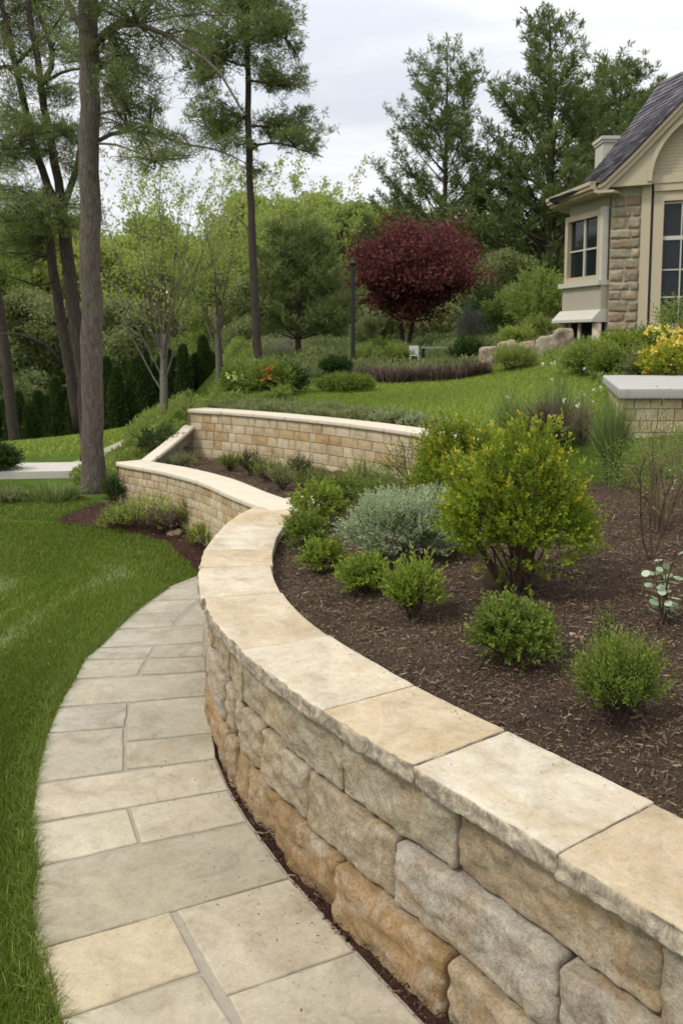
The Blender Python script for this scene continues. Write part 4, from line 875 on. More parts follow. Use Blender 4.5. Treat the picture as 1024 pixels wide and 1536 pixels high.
def traced_pine(name,label,Yb,stems_,limbs,blobs,leafm,barkm,per=16,ln=.10,wd=.007,dens=1.,cat='pine tree',flat=.5):
    """trunk, limbs and foliage pads of one pine, each at its own distance"""
    root=empty(name,tuple(stems_[0][0][0])); tag(root,label,cat); o=Vector(root.location); mb=MB(); L=[]
    for P,r in stems_+limbs:
        C=Curve([tuple(p) for p in P],.12); k=max(6,int(C.L/.25)); Q=[Vector(C.P(C.L*i/k)) for i in range(k+1)]; rr=[r[0]+(r[1]-r[0])*(i/k) for i in range(k+1)]
        Q=[q+Vector(rng.normal(0,.004+.05*rr[i],3)) for i,q in enumerate(Q)]
        if (P,r) in stems_ and P is stems_[0][0]: rr[0]*=1.55; rr[1]*=1.18; rr[2]*=1.05
        mb.tube([q-o for q in Q],rr,12 if rr[0]>.05 else 7); L+= [tuple(q) for q in Q]
    L=np.array(L); T=[];D=[]
    for c,rx,rz_,ct in blobs:
        c=Vector(c); dist=np.linalg.norm(L-np.array(c),axis=1); base=Vector(L[np.argmin(dist)]); ct=int(ct*1.6); nb=max(4,int(ct*.09))
        for b in range(nb):
            e=c+Vector((rng.normal(0,.72)*rx,rng.normal(0,.9)*rx,rng.normal(0,.62)*rz_)); md=base.lerp(e,.5)+Vector((0,0,.10*(e-base).length))+Vector(rng.normal(0,.04,3))
            C=Curve([tuple(base),tuple(md),tuple(e)],.1); Q=[Vector(C.P(C.L*i/7)) for i in range(8)]; mb.tube([q-o for q in Q],[.012-.008*i/7 for i in range(8)],4,cap=False)
            for s_ in range(max(3,int(ct*dens/nb))):
                a,d=lerp_pts(Q,random.uniform(.55,1)); off=Vector((rng.normal(0,.5)*rx*.8,rng.normal(0,.5)*rx*.8,rng.normal(0,.5)*rz_*.9)); e2=a+off
                if off.length>.18 and s_%3==0: mb.tube([a-o,a.lerp(e2,.5)+Vector((0,0,.02))-o,e2-o],[.005,.004,.002],3,cap=False)
                T.append(tuple(e2-o)); D.append(tuple(off.normalized()+Vector((0,0,.7))))
    mb.build('trunk',M[barkm],root,smooth=True); needle_tufts('crown',np.array(T),np.array(D),per,ln,wd,leafm,root); return root
# ------------------------------------------------------------------ plants in the raised bed
def flowers(root,mat,n,rx,ry,z0,z1,sz,cx=0,cy=0,name='blossom',per=6):
    P=rng.normal(0,.45,(n,3))*[rx,ry,0]+[cx,cy,0]; P[:,2]=rng.uniform(z0,z1,n); pos=np.repeat(P,per,0)+rng.normal(0,sz*.18,(n*per,3)); dr=rng.normal(0,1,(n*per,3))+[0,-.3,.6]
    return foliage(name,pos,dr,sz,sz*.7,M[mat],root)
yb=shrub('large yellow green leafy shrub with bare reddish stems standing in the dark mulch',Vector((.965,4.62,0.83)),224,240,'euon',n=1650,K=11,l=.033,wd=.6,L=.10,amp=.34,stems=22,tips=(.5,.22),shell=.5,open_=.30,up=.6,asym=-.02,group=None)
mb=MB()
for k in range(11):
    an=random.uniform(0,6.28); r0=random.uniform(.02,.09); e=Vector((math.cos(an)*r0*3.6,math.sin(an)*r0*3.6,random.uniform(.33,.5))); P,r=limb((math.cos(an)*r0,math.sin(an)*r0,-.02),e,.48,random.uniform(.008,.015),6,.10,.03,.5); mb.tube(P,r,6)
mb.build('bare_stem_cluster',M['twig'],yb)
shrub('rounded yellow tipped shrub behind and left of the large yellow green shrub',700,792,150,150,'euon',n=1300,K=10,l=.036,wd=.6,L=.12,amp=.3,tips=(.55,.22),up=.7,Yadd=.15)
shrub('small bright green bush with upright pointed shoots, left of the large shrub stems',618,934,80,82,'box',n=190,K=10,l=0.035,wd=.5,L=.12,up=1.1,amp=.4,spread=.7)
shrub('dense rounded green bush nearest the cap slabs, just below the large shrub',771,998,116,98,'boxdeep',n=620,K=9,l=0.027,wd=.55,L=.065,amp=.25)
shrub('feathery green bush with a tall thin shoot, nearest to the camera',925,1086,124,122,'boxdeep',n=560,K=14,l=0.022,wd=.38,L=.11,amp=.42,up=1.3)
a=hit(905,1075,zR); shrub('thin upright twiggy sprout rising behind the feathery nearest bush',908,1040,50,140,'boxdeep',n=34,K=9,l=.018,wd=.4,L=.09,amp=.5,up=2.5,open_=1.6,stems=5)
shrub('low bright green bush between the silver mound and the wall cap',545,893,64,54,'box',n=300,K=9,l=0.032,L=.075,amp=.3)
shrub('small rounded green bush touching the inner edge of the cap slabs',486,862,52,52,'box',n=170,K=9,l=0.035,L=.08,amp=.25)
shrub('green bush beside the cap slabs, second from the far end of the wall',458,824,54,52,'boxdeep',n=180,K=9,l=0.038,L=.08,amp=.3)
shrub('spreading green bush with light tips at the far end of the wall cap',478,794,70,70,'box',n=260,K=9,l=0.041,L=.09,amp=.3)
shrub('fine leaved green bush behind the far end of the wall cap',516,768,56,52,'boxdeep',n=220,K=9,l=0.038,L=.09,amp=.3)
shrub('silver green mounded shrub in the middle of the mulch bed',612,838,172,100,'silver',n=2600,K=11,l=.028,wd=.42,L=.085,amp=.36,up=.5)
shrub('dull green spreading bush behind the silver mound',572,772,84,56,'boxdeep',n=330,K=9,l=.028,wd=.35,L=.12,amp=.4)
shrub('feathery bush at the foot of the upper block wall near its right end',545,744,66,46,'leafmid',n=230,K=9,l=.028,wd=.35,L=.12,amp=.4)
shrub('fine green bush between the upper wall end and the yellow shrub',618,738,90,70,'boxdeep',n=280,K=9,l=.028,wd=.35,L=.11,amp=.35)
grassclump('tall fine green ornamental grass clump beside the stone pier',918,728,118,150,'grassb',n=900,lean=.42,bw=.009)
grassclump('loose green grass standing in front of the stone pier corner',905,700,70,100,'grassb',n=260,lean=.5,bw=.008)
grassclump('purplish brown grassy clump behind the yellow green shrub',822,672,120,92,'purp',n=620,lean=.8,bw=.012,wis=1.)
grassclump('thin wispy green stems left of the purplish clump',765,662,110,95,'grassb',n=230,lean=.6,bw=.010,wis=1.)
grassclump('wispy pale grasses with small white flower heads above the purplish clump',835,650,150,110,'grassb',n=240,lean=.55,bw=.010,wis=1.,heads=('wflower',12,.022))
grassclump('dry tan stems rising right of the purplish clump',872,668,60,90,'dry',n=120,lean=.5,bw=.010,wis=1.)
shrub('sparse twiggy grey green shrub at the right edge below the pier',985,800,140,170,'leafmid',n=620,K=7,l=.022,wd=.4,L=.13,amp=.5,stems=16,up=.9,stemm='dry',open_=.6)
rt=shrub('dry airy shrub with tiny pale leaves at the far right edge of the bed',1030,768,130,140,'leafdull',n=420,K=7,l=.018,wd=.4,L=.13,amp=.5,stems=14,up=.9,stemm='dry'); flowers(rt,'wflower',22,.25,.25,.08,.42,.016)
# broad leaved pale plant
b=hit(1000,938,zR); rp=empty('broad_leaf_plant',b); tag(rp,'thin stemmed plant with big rounded pale green leaves at the right edge','plant'); mb=MB(); pos=[];dr=[]
for k in range(4):
    P,r=limb((random.uniform(-.03,.03),random.uniform(-.03,.03),0),(random.uniform(-.16,.10),random.uniform(-.2,.2),1),random.uniform(.22,.42),.006,8,.08,.03,.4); mb.tube(P,r,5)
    for j in range(9): a,d=lerp_pts(P,.15+.85*j/9); an=j*2.4+k; pos.append(tuple(a)); dr.append((math.cos(an),math.sin(an),random.uniform(-.5,.9)))
mb.build('stems',M['twig'],rp)
for sgn in (1,-1):
    pass
n=len(pos); pos=np.array(pos); dr=nrm(np.array(dr)); l=rng.uniform(.032,.06,n)[:,None]; s_=nrm(np.cross(dr,[[0,0,1.]]*n)); s_=nrm(s_+rng.normal(0,.35,(n,3))); up_=np.cross(s_,dr)
ring=[(0,0),(.25,.38),(.6,.5),(.9,.28),(1,0),(.9,-.28),(.6,-.5),(.25,-.38)]; V=np.stack([pos+dr*.02+dr*l*a+s_*l*b_-up_*l*(.15*a*a+.12*abs(b_)) for a,b_ in ring],1).reshape(-1,3); mk('foliage',V,np.arange(n*8).reshape(-1,8),M['pale'],rp,np.repeat(rng.random(n),8))
# tall thin twigs at right edge
P=hit(975,845,zR); tw=empty('twiggy_sapling',P); tag(tw,'nearly leafless thin brown sapling rising from the mulch right of the large shrub','sapling'); mb=MB(); tips=[]
for k in range(3): Q,q=limb((0,0,-.02),(random.uniform(-.25,.3),0,1),.75,.006,9,.08,.02,.3); mb.tube(Q,q,5); branch_tree(mb,Q,q,1,tips,.35,(6,),.6,.05,.3,None,.0015,2)
mb.build('stems',M['twig'],tw); crown_leaves(tips,2,.02,.02,.009,'boxdeep',tw,name='foliage')
# ---------- terrace between the block walls
shrub('dark glossy green shrub at the left end of the terrace beside the return wall',242,690,66,46,'thuja',zR,n=260,K=9,l=.050,wd=.35,L=.12,amp=.3)
shrub('dark upright conifer shrub under the left end of the upper wall',288,684,36,46,'thuja',zR,n=160,K=9,l=.040,wd=.3,L=.12,amp=.3,up=1.5)
shrub('low grey green plant in front of the small conifer on the terrace',276,700,40,16,'leafdull',zR,n=90,K=8,l=.035,wd=.4,L=.08)
for i,(x,y,w_,h_,mt,lb) in enumerate([(345,708,30,22,'boxdeep','tiny green plant leftmost along the foot of the upper wall'),(375,715,40,34,'thuja','dark spiky plant at the foot of the upper wall, above the lower cap bend'),(402,724,44,30,'boxdeep','green bushy plant at the foot of the upper wall, middle of the terrace row'),(425,735,46,36,'leafdull','pale green plant on the terrace behind the end of the near wall cap'),(450,722,42,34,'thuja','dark wispy plant against the upper block wall above the near cap end'),(470,742,54,34,'boxdeep','spreading green plant right of the near cap end')]):
    shrub(lb,x,y,w_,h_,mt,zR,n=130,K=8,l=.032,wd=.35,L=.10,amp=.45,up=1.0,cat='plant',name='small_plant')
# ---------- lower bed
LB=[(208,748,44,60,'boxdeep','upright dark leafy plant against the lower block wall, left of centre','plant'),(243,752,30,58,'thuja','narrow dark conifer shrub against the lower block wall','shrub'),(215,795,80,50,'leafspring','spreading light green perennial in the lower bed near the lawn','perennial'),(178,795,50,30,'leafmid','low yellow green tuft at the left of the lower bed','plant'),(292,795,52,48,'box','bright green bush in the lower bed by the wall bend','shrub'),(324,790,30,52,'thuja','narrow dark upright shrub at the bend of the lower wall','shrub'),(315,822,62,36,'box','low bright green plant beside the outer edge of the near cap','plant'),(250,800,60,30,'dry','dry brown perennial stalks in the lower bed','perennial'),(170,760,26,44,'thuja','dark green shrub between the pine trunk and the lower wall end','shrub')]
for x,y,w_,h_,mt,lb,ct in LB: shrub(lb,x,y,w_,h_,mt,g0,n=190,K=8,l=.036,wd=.4,L=.11,amp=.4,up=.9,cat=ct,name=ct)
grassclump('long row of fine green blades along the near side of the pale road',78,752,84,34,'grassb',g0,n=420,lean=.5,bw=.014,root_r=.75,name='edging_plant',cat='plant')
shrub('small pale green plant at the left edge by the road',14,756,44,20,'leafdull',g0,n=90,K=8,l=.04,L=.08,cat='plant',name='small_plant')
grassclump('thin tuft of grass left of the big pine trunk',112,752,26,28,'grassb',g0,n=120,lean=.5,bw=.012,root_r=.5)
shrub('rounded dark green shrub at the left edge beyond the road',2,716,40,44,'thuja',g0,n=420,K=9,l=.06,L=.16,amp=.15)
# rocks
rk=[(528,668,'small')]
def rock(label,p,s_,mat,seed,name='rock'):
    b=hit(*p,zR if p[0]>330 else g0); 
    def mf(P): q=P-np.array([s_/2,s_*.4,s_*.2]); return q
    o=stonebox(name,s_,s_*.8,s_*.45,mf,(8,7,6),s_*.16,s_*.08,6/s_,seed,mat=M['rock'],col=mat); o.location=b; tag(o,label,'rock'); return o
rock('small reddish stone lying in the mulch near the feathery bush',(868,958),.035,(.4,.22,.14),5); rock('pale pebble in the mulch right of the dense round bush',(858,952),.028,(.55,.5,.44),9)
rock('flat pinkish stone in the lower mulch bed',(262,802),.16,(.42,.28,.22),14)
# ---------- pier top plants, ground cover behind the upper wall
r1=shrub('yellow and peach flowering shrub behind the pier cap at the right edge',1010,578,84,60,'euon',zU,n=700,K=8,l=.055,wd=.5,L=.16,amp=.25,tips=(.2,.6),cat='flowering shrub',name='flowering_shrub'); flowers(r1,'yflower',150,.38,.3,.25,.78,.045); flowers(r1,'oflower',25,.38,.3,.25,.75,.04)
shrub('grey green airy shrub left of the yellow flowering shrub',958,572,46,44,'leafdull',zU,n=170,K=8,l=.05,wd=.4,L=.16,amp=.4)
shrub('light green sapling in front of the large house window',1016,545,80,96,'leafmid',zU,n=200,K=8,l=.06,wd=.5,L=.22,amp=.5,up=1.)
rowpts=C_out.off(np.arange(C_out.L-.1,.35,-.27),.50)
for i,p in enumerate(rowpts):
    v=Vector((p[0],p[1]+random.uniform(-.04,.04),0)); v.z=float(zU(v.x,v.y)[0]); sc=F/v.y
    mt='leafdull' if i%3 else 'purp'
    if i>len(rowpts)*.45: shrub('low grey green sedum mound in the row behind the upper wall cap',v,.30*sc,.15*sc,mt if i%2 else 'silver',n=130,K=7,l=.022,wd=.5,L=.05,amp=.2,stems=3,cat='sedum',name='sedum_mound',group='sedum mounds behind the upper wall cap')
n=52000; t=rng.uniform(C_out.L*.42,C_out.L,n); P=C_out.off(t,.36+np.abs(rng.normal(0,.26,n))); k=(P[:,1]<13); P=P[k]; n=len(P)
pos=np.column_stack([P[:,0],P[:,1],zU(P[:,0],P[:,1])+rng.uniform(0,.15,n)*(.6+.6*np.array([noise.noise(Vector((q[0]*3,q[1]*3,1))) for q in P]))]); o=foliage('ground_cover',pos,rng.normal(0,.5,(n,3))+[0,0,.7],.055,.014,M['leafdull'],val=rng.random(n)); tag(o,'feathery grey green ground cover spilling over the left half of the upper wall','ground cover',kind='stuff')
def bank(label,x,y,w_,h_,mt,**k): return shrub(label,x,y,w_,h_,mt,zU,**{**dict(n=420,K=8,l=.07,wd=.5,L=.18,amp=.25),**k})
fb=bank('green leafy bush with pale yellow blooms behind the left end of the upper wall',372,600,70,44,'boxdeep',cat='flowering shrub',name='flowering_shrub'); flowers(fb,'pyflower',70,.30,.25,.16,.42,.06,-.03,-.15)
fb=bank('green bush dotted with orange blooms right of the yellow flowering bush',405,596,64,44,'boxdeep',cat='flowering shrub',name='flowering_shrub'); flowers(fb,'oflower',26,.16,.2,.28,.46,.05,-.04,-.15)
bank('dark green rounded bush right of the orange blooms',428,592,50,38,'thuja')
bank('clipped low green hedge mound on the upper lawn',520,588,82,24,'boxdeep',n=900,K=7,l=.05,L=.09,amp=.05,cat='hedge',name='clipped_hedge')
bank('dark round clipped bush beside the lamp post',505,565,42,28,'thuja',n=500,l=.06,L=.1,amp=.08)
bank('dark green rounded shrub under the left side of the red maple',572,548,52,34,'boxdeep')
bank('light green shrub between the lamp post and the maple',548,552,40,28,'leafmid')
bank('green bush left of the maple trunk base',596,550,40,26,'leafmid')
bank('dark green mounded shrub right of the small table',702,546,44,34,'thuja')
for i,(x,y,w_) in enumerate([(560,572,50),(590,575,55),(620,573,50),(650,572,56),(683,569,52),(712,564,46)]):
    p=hit(x,y,zU); sc=1.; grassclump('low reddish purple perennials along the back edge of the upper lawn',x,y,w_*1.1,28,'purp',zU,n=420,lean=.55,bw=.03,root_r=.7,wis=1,group='reddish perennials behind the upper lawn',cat='perennial',name='perennial')
bank('bright green grassy clump in front of the boulder wall',770,556,60,26,'leafmid',l=.09,wd=.2,up=1.4)
bank('leafy green shrub below the house bay window',885,562,74,40,'leafmid',n=600,l=.07)
bank('dark green small shrub beside the bay shrub',915,568,46,34,'boxdeep')
bank('yellow green shrub under the stone pillar',930,545,60,40,'box',l=.06)
bank('small leafy shrub in front of the house wall left of the big window',968,535,60,34,'boxdeep')
bank('small yellow green shrub behind the boulder wall',775,520,44,24,'leafspring')
bank('light green bush behind the boulder wall beside the bay',806,512,46,32,'leafmid')
n=20000; X=rng.uniform(3.6,7.5,n); Y=rng.uniform(12,15.6,n); o=foliage('bank_ground_cover',np.column_stack([X,Y,zU(X,Y)+rng.uniform(0,.10,n)]),rng.normal(0,.5,(n,3))+[0,0,.7],.09,.03,M['leafmid'],val=rng.random(n)); tag(o,'mixed low green ground cover on the bank below the house','ground cover',kind='stuff')
n=90000; X=rng.uniform(-3,10,n); Y=16.2+rng.random(n)**1.3*20; hh=np.array([max(0.03,.12+.35*noise.noise(Vector((a*.9,b*.9,7)))) for a,b in zip(X,Y)]); o=foliage('undergrowth',np.column_stack([X,Y,zU(X,Y)+rng.random(n)*hh]),rng.normal(0,.5,(n,3))+[0,0,.7],.11,.04,M['leafdull'],val=np.clip(rng.random(n)*.6+hh*.4,0,1)); tag(o,'mixed leafy undergrowth below the trees beyond the upper lawn','undergrowth',kind='stuff')
n=26000; X=rng.uniform(-3.6,-1.9,n); Y=rng.uniform(11.3,14.5,n); o=foliage('slope_ground_cover',np.column_stack([X,Y,zU(X,Y)+rng.random(n)*.2]),rng.normal(0,.5,(n,3))+[0,0,.7],.07,.02,M['leafmid'],val=rng.random(n)); tag(o,'dense green ground cover on the short slope left of the upper wall end','ground cover',kind='stuff')
n=60000; Y=12.2+rng.random(n)**1.3*18; X=-.165*Y+rng.uniform(-1.2,1.3,n); hh=np.array([max(.05,.22+.6*noise.noise(Vector((a*1.3,b*1.3,4)))) for a,b in zip(X,Y)]); o=foliage('ridge_ground_cover',np.column_stack([X,Y,np.maximum(zU(X,Y),g0(X,Y))+rng.random(n)*hh]),rng.normal(0,.5,(n,3))+[0,0,.7],.10,.035,M['leafmid'],val=np.clip(rng.random(n)*.5+hh*.6,0,1)); tag(o,'loose leafy ground cover along the brow of the slope behind the upper wall','ground cover',kind='stuff')
# ---------- boulder wall, table, lamp
bw=empty('boulder_wall'); tag(bw,'low wall of pinkish rough boulders running from the garden to the bay window','stone wall')
pts=[hit(x,y,zU) for x,y in [(722,553),(745,548),(770,543),(800,536),(830,531),(858,526)]]; 
for i in range(len(pts)-1):
    a,b=pts[i],pts[i+1]; L=(b-a).length; d=(b-a).normalized(); nn=Vector((-d.y,d.x,0)); h=.36+.05*math.sin(i*2.1)
    def mf(P,a=a,d=d,nn=nn): return np.array([tuple(a+d*p[0]+nn*p[1]+UP*(p[2]-.1)) for p in P])
    stonebox('boulder',L*1.07,.4,h+.1,mf,(18,6,10),.05,.035,4,i+200,front=1.5,mat=M['rock'],parent=bw,col=(.30+.02*(i%3),.25+.02*(i%2),.19))
b=hit(655,548,zU); tb=empty('garden_table',(b.x,b.y,b.z)); tag(tb,'small dark garden table with light edge behind the reddish perennials','table')
mb=MB(); mb.box((0,0,.62),(.95,.6,.04)); mb.build('tabletop',plain('grey metal',(.25,.27,.29),.5),tb)
for sx in (-1,1):
    for sy in (-1,1): mb=MB(); mb.box((sx*.42,sy*.25,.30),(.05,.05,.60)); mb.build('leg',M['dark'],tb)
tb.scale=(.7,.7,.6); wc=empty('garden_chair',(b.x-.50,b.y-.1,b.z)); wc.scale=(.5,.5,.5); tag(wc,'small white garden chair standing left of the dark table','chair')
mb=MB(); mb.box((0,0,.42),(.4,.4,.035)); mb.build('seat',M['wflower'],wc); mb=MB(); mb.box((0,.19,.65),(.4,.03,.36)); mb.build('backrest',M['wflower'],wc)
for sx in (-1,1):
    for sy in (-1,1): mb=MB(); mb.box((sx*.17,sy*.17,.2),(.035,.035,.405)); mb.build('leg',M['wflower'],wc)
p=hit(529,556,zU); lp=empty('lamp_post',p); tag(lp,'slim dark post with a small lantern cap standing left of the red maple','lamp post'); s_=p.y/F
mb=MB(); mb.tube([(0,0,-.1),(0,0,.1),(0,0,.12),(0,0,155*s_)],[.06,.06,.045,.04],10); mb.build('post',M['dark'],lp)
mb=MB(); mb.tube([(0,0,155*s_),(0,0,157*s_),(0,0,160*s_),(0,0,162*s_)],[.045,.085,.085,.02],10); mb.build('lantern_cap',M['dark'],lp)

# ------------------------------------------------------------------ trees
def px_poly(pts,Y): return [at(x,y,Y=Y+(dy if len(q)>2 else 0)) for q in pts for x,y,dy in [(q+(0,))[:3]]]
def blobs(lst,Y,yj=1.0): return [(at(x,y,Y=Y+random.uniform(-yj,yj)),rx*Y/F,ry*Y/F,ct) for x,y,rx,ry,ct in lst]
Y1=10.75
traced_pine('pine_tree','large straight grey brown pine trunk with overhanging branches, nearest tree on the left',Y1,
 [(px_poly([(143,752),(141,700),(139,640),(138,560),(138,480),(136,400),(135,300),(134,200),(135,100),(132,0),(132,-160),(136,-420)],Y1),(.138,.10))],
 [(px_poly([(140,70,0),(165,48,-.1),(190,36,-.3),(240,47,-.6),(290,78,-.9),(325,105,-1.1),(345,135,-1.2),(366,172,-1.2)],Y1),(.042,.008)),
  (px_poly([(140,215,0),(165,203,.1),(205,196,.3),(245,205,.5),(290,220,.7),(330,226,.8),(372,247,.9)],Y1),(.028,.007)),
  (px_poly([(140,172,0),(175,167,-.2),(215,182,-.3),(250,205,-.4)],Y1),(.018,.006)),
  (px_poly([(136,60,0),(115,30,.1),(100,0,.2),(80,-60,.3)],Y1),(.05,.02)),
  (px_poly([(140,30,0),(160,0,.1),(190,-60,.2)],Y1),(.04,.015)),
  (px_poly([(146,60,0),(175,35,-.2),(215,20,-.3),(240,-20,-.3)],Y1),(.045,.015)),
  (px_poly([(140,215,0),(185,220,-.3),(220,236,-.5),(250,252,-.6)],Y1),(.016,.006))],
 blobs([(195,12,70,26,150),(240,-20,90,30,130),(185,72,38,22,90),(205,120,32,24,130),(180,145,26,16,70),(222,150,20,10,45),(240,92,25,12,35),(222,215,40,10,70),(238,238,38,9,70),(262,225,28,8,40),(165,108,22,24,60),(90,-20,60,26,100),(150,190,30,10,30),(300,20,45,22,70),(270,60,30,14,30)],Y1,.8),'needle','bark',per=15,ln=.085,wd=.0085)
Y2=13.2
traced_pine('pine_tree','dark pine forking into leaning trunks left of the largest trunk',Y2,
 [(px_poly([(136,700),(130,640),(124,560),(114,480),(103,400),(92,325)],Y2),(.105,.095)),
  (px_poly([(92,325),(76,290),(62,250),(48,210),(36,150),(22,90),(8,30),(-10,-60)],Y2),(.062,.032)),
  (px_poly([(94,325),(88,270),(74,200),(62,130),(58,90),(46,30),(36,-60)],Y2),(.07,.035)),
  (px_poly([(95,310),(112,268),(122,220),(126,170),(122,120)],Y2),(.055,.03)),
  (px_poly([(120,640,.3),(106,560,.3),(92,480,.3),(80,400,.3),(70,330,.3),(68,280,.3)],Y2),(.095,.06))],
 [(px_poly([(66,125,0),(80,95,.1),(74,60,.2),(58,20,.3),(50,-30,.3)],Y2),(.045,.02)),
  (px_poly([(62,122,0),(40,105,-.2),(10,100,-.4),(-20,110,-.4)],Y2),(.04,.02)),
  (px_poly([(66,125,0),(95,108,-.2),(125,102,-.3),(160,104,-.4)],Y2),(.03,.01)),
  (px_poly([(52,225,0),(20,222,-.3),(-20,225,-.5)],Y2),(.02,.01)),
  (px_poly([(90,545,0),(75,522,-.2),(50,508,-.3),(10,500,-.5),(-20,508,-.5)],Y2),(.035,.012)),
  (px_poly([(72,340,0),(40,330,-.3),(0,332,-.5)],Y2),(.03,.012)),
  (px_poly([(24,95,0),(50,70,.2),(78,45,.3),(100,10,.3)],Y2),(.03,.012)),
  (px_poly([(84,420,0),(60,428,-.1),(30,420,-.4),(5,412,-.5)],Y2),(.022,.008))],
 blobs([(30,12,50,26,130),(85,20,40,20,90),(10,60,30,22,80),(60,62,40,20,70),(100,80,30,20,60),(18,130,34,14,60),(95,150,26,18,60),(15,170,30,18,80),(55,185,38,16,90),(20,215,40,14,100),(100,210,28,20,100),(75,235,24,10,40),(15,250,30,12,55),(112,60,26,18,50),(18,300,48,12,120),(60,318,52,14,150),(20,335,46,12,110),(95,340,32,12,70),(12,372,36,12,90),(55,365,28,10,50),(25,400,40,9,50),(112,250,18,12,40),(40,90,26,14,50)],Y2,1.),'needle','barkdark',per=15,ln=.10,wd=.010)
Y5=18.
traced_pine('pine_tree','tall slender pine with layered foliage pads left of the open sky',Y5,
 [(px_poly([(390,590),(388,555),(384,480),(380,400),(376,300),(373,200),(372,120),(371,60),(372,0),(371,-70)],Y5),(.10,.045))],
 [(px_poly([(376,225,0),(395,215,-.3),(430,217,-.5),(460,228,-.6),(485,236,-.6)],Y5),(.03,.008)),
  (px_poly([(374,190,0),(400,190,.3),(440,190,.5)],Y5),(.03,.008)),
  (px_poly([(373,170,0),(350,190,.3),(330,205,.6),(310,215,.8)],Y5),(.025,.008)),
  (px_poly([(373,120,0),(400,125,.3),(450,128,.5)],Y5),(.03,.008)),(px_poly([(372,100,0),(340,90,-.3),(300,70,-.5)],Y5),(.03,.008)),
  (px_poly([(372,60,0),(400,48,-.3),(430,60,-.5)],Y5),(.025,.008)),(px_poly([(378,350,0),(360,330,.3),(345,318,.5)],Y5),(.018,.006)),(px_poly([(371,30,0),(340,20,-.3),(310,5,-.5)],Y5),(.025,.008))],
 blobs([(330,12,42,18,130),(345,52,38,22,150),(400,18,36,20,110),(408,58,34,22,120),(425,35,22,12,50),(300,60,22,18,60),(302,110,22,18,60),(330,92,30,16,80),(395,88,22,12,40),(440,90,10,7,12),(430,128,30,7,60),(402,120,26,10,50),(308,160,28,18,70),(335,188,36,14,100),(318,204,24,9,40),(420,188,36,11,110),(448,203,26,9,70),(472,232,16,5,25),(452,170,12,6,20),(400,205,22,9,35),(350,222,34,9,40),(455,132,10,5,10),(365,-10,50,20,90),(315,135,20,10,30),(395,260,18,12,18)],Y5,.9),'needle','barkdark',per=15,ln=.12,wd=.017)
# leaning trunk at the far left
Y3=21.
traced_pine('pine_tree','thin dark leaning trunk cut by the left edge of the view',Y3,[(px_poly([(24,690),(20,640),(12,570),(4,500),(-4,440),(-20,350),(-30,250)],Y3),(.14,.09))],[(px_poly([(4,500,0),(30,480,.2),(60,478,.4)],Y3),(.03,.01))],blobs([(-20,300,60,20,60),(-10,250,50,20,50)],Y3),'needle','barkdark',per=18,ln=.14,wd=.014)
def gz(x,y): return float(g0(x,y))
# airy spring trees
def airy(label,px,base_y,Yd,top_y,wpx,barkm,per,trunk_to,leafm='leafspring',nl=11,l=.075,r=.05):
    b=at(px,base_y,Y=Yd); H=(at(px,top_y,Y=Yd)-b).z; root=empty('spring_tree',b); tag(root,label,'tree'); mb=MB(); tips=[]
    zt=(at(px,trunk_to,Y=Yd)-b).z; P,rr=limb((0,0,-.3),(0,0,1),zt+.3,r*1.5,8,.02,.02,.7); mb.tube(P,rr,8); w_=wpx*Yd/F/2
    for k in range(nl):
        t=.42+.58*k/nl if k else 1; p,d=lerp_pts(P,min(1,t)); az=k*2.4+.3; tilt=(.14+.42*random.random())*(1 if k else .1); L=(H-p.z)/math.cos(tilt)*random.uniform(.75,1.0)
        Q,q=limb(p,(math.cos(az)*math.tan(tilt)*1.1,math.sin(az)*math.tan(tilt)*1.1,1),L,r*.30,9,.05,.05,.12); mb.tube(Q,q,5,cap=False); branch_tree(mb,Q,q,2,tips,.34,(10,5),.45,.07,.12,None,.004,4)
    mb.build('trunk',M[barkm],root,smooth=True); crown_leaves(tips,per,.07,l,l*.6,leafm,root); return root
airy('airy multi branched tree with sparse fresh leaves right of the big pine trunk',246,650,20.,238,190,'barkpale',2,500,nl=14,r=.075)
airy('slender pale grey trunked young tree between the airy tree and slender pine',330,588,22.,265,100,'barkpale',2,470,nl=8,l=.08,r=.07)
airy('faint wispy leafed tree behind the slender pine',437,560,27.,255,110,'barkpale',3,470,nl=9,l=.10,r=.06)
# crimson maple
b=hit(608,528,lambda x,y:zU(x,y)); s_=b.y/F; mr_=empty('red_maple',b); tag(mr_,'round crowned dark crimson maple on two thin trunks behind the lawn','maple tree'); mb=MB(); tips=[]
for dx in (-.12,.10):
    P,r=limb((dx*.4,0,-.1),(dx,0,1),62*s_,.075,6,.06,.02,.7); mb.tube(P,r,8)
    for k in range(11):
        az=k*2.4+dx*9; Q,q=limb(P[-1-(k%2)],(math.cos(az),math.sin(az),.15+.17*(k%5)),66*s_*random.uniform(.6,1.),.035,6,.10,.03,.25); mb.tube(Q,q,5,cap=False); branch_tree(mb,Q,q,1,tips,.4,(5,),.7,.05,.3,None,.005,2)
mb.build('trunk',M['barkdark'],mr_,smooth=True)
n=2300; u=rng.normal(0,1,(n,3)); u=nrm(u); u[:,2]=np.where(u[:,2]<0,u[:,2]*.32,u[:,2]); r=rng.uniform(.25,1,n)**.45*lump(u,4,.42,3.0); c=np.stack([u[:,0]*r*88*s_,u[:,1]*r*85*s_,112*s_+u[:,2]*r*70*s_],1); c[:,0]+=8*s_
tt=[(Vector(q),Vector(v)) for q,v in zip(c,u)]+tips
crown_leaves(tt,15,.17,.11,.06,'maple',mr_,droop=.25,clumpvar=.7)
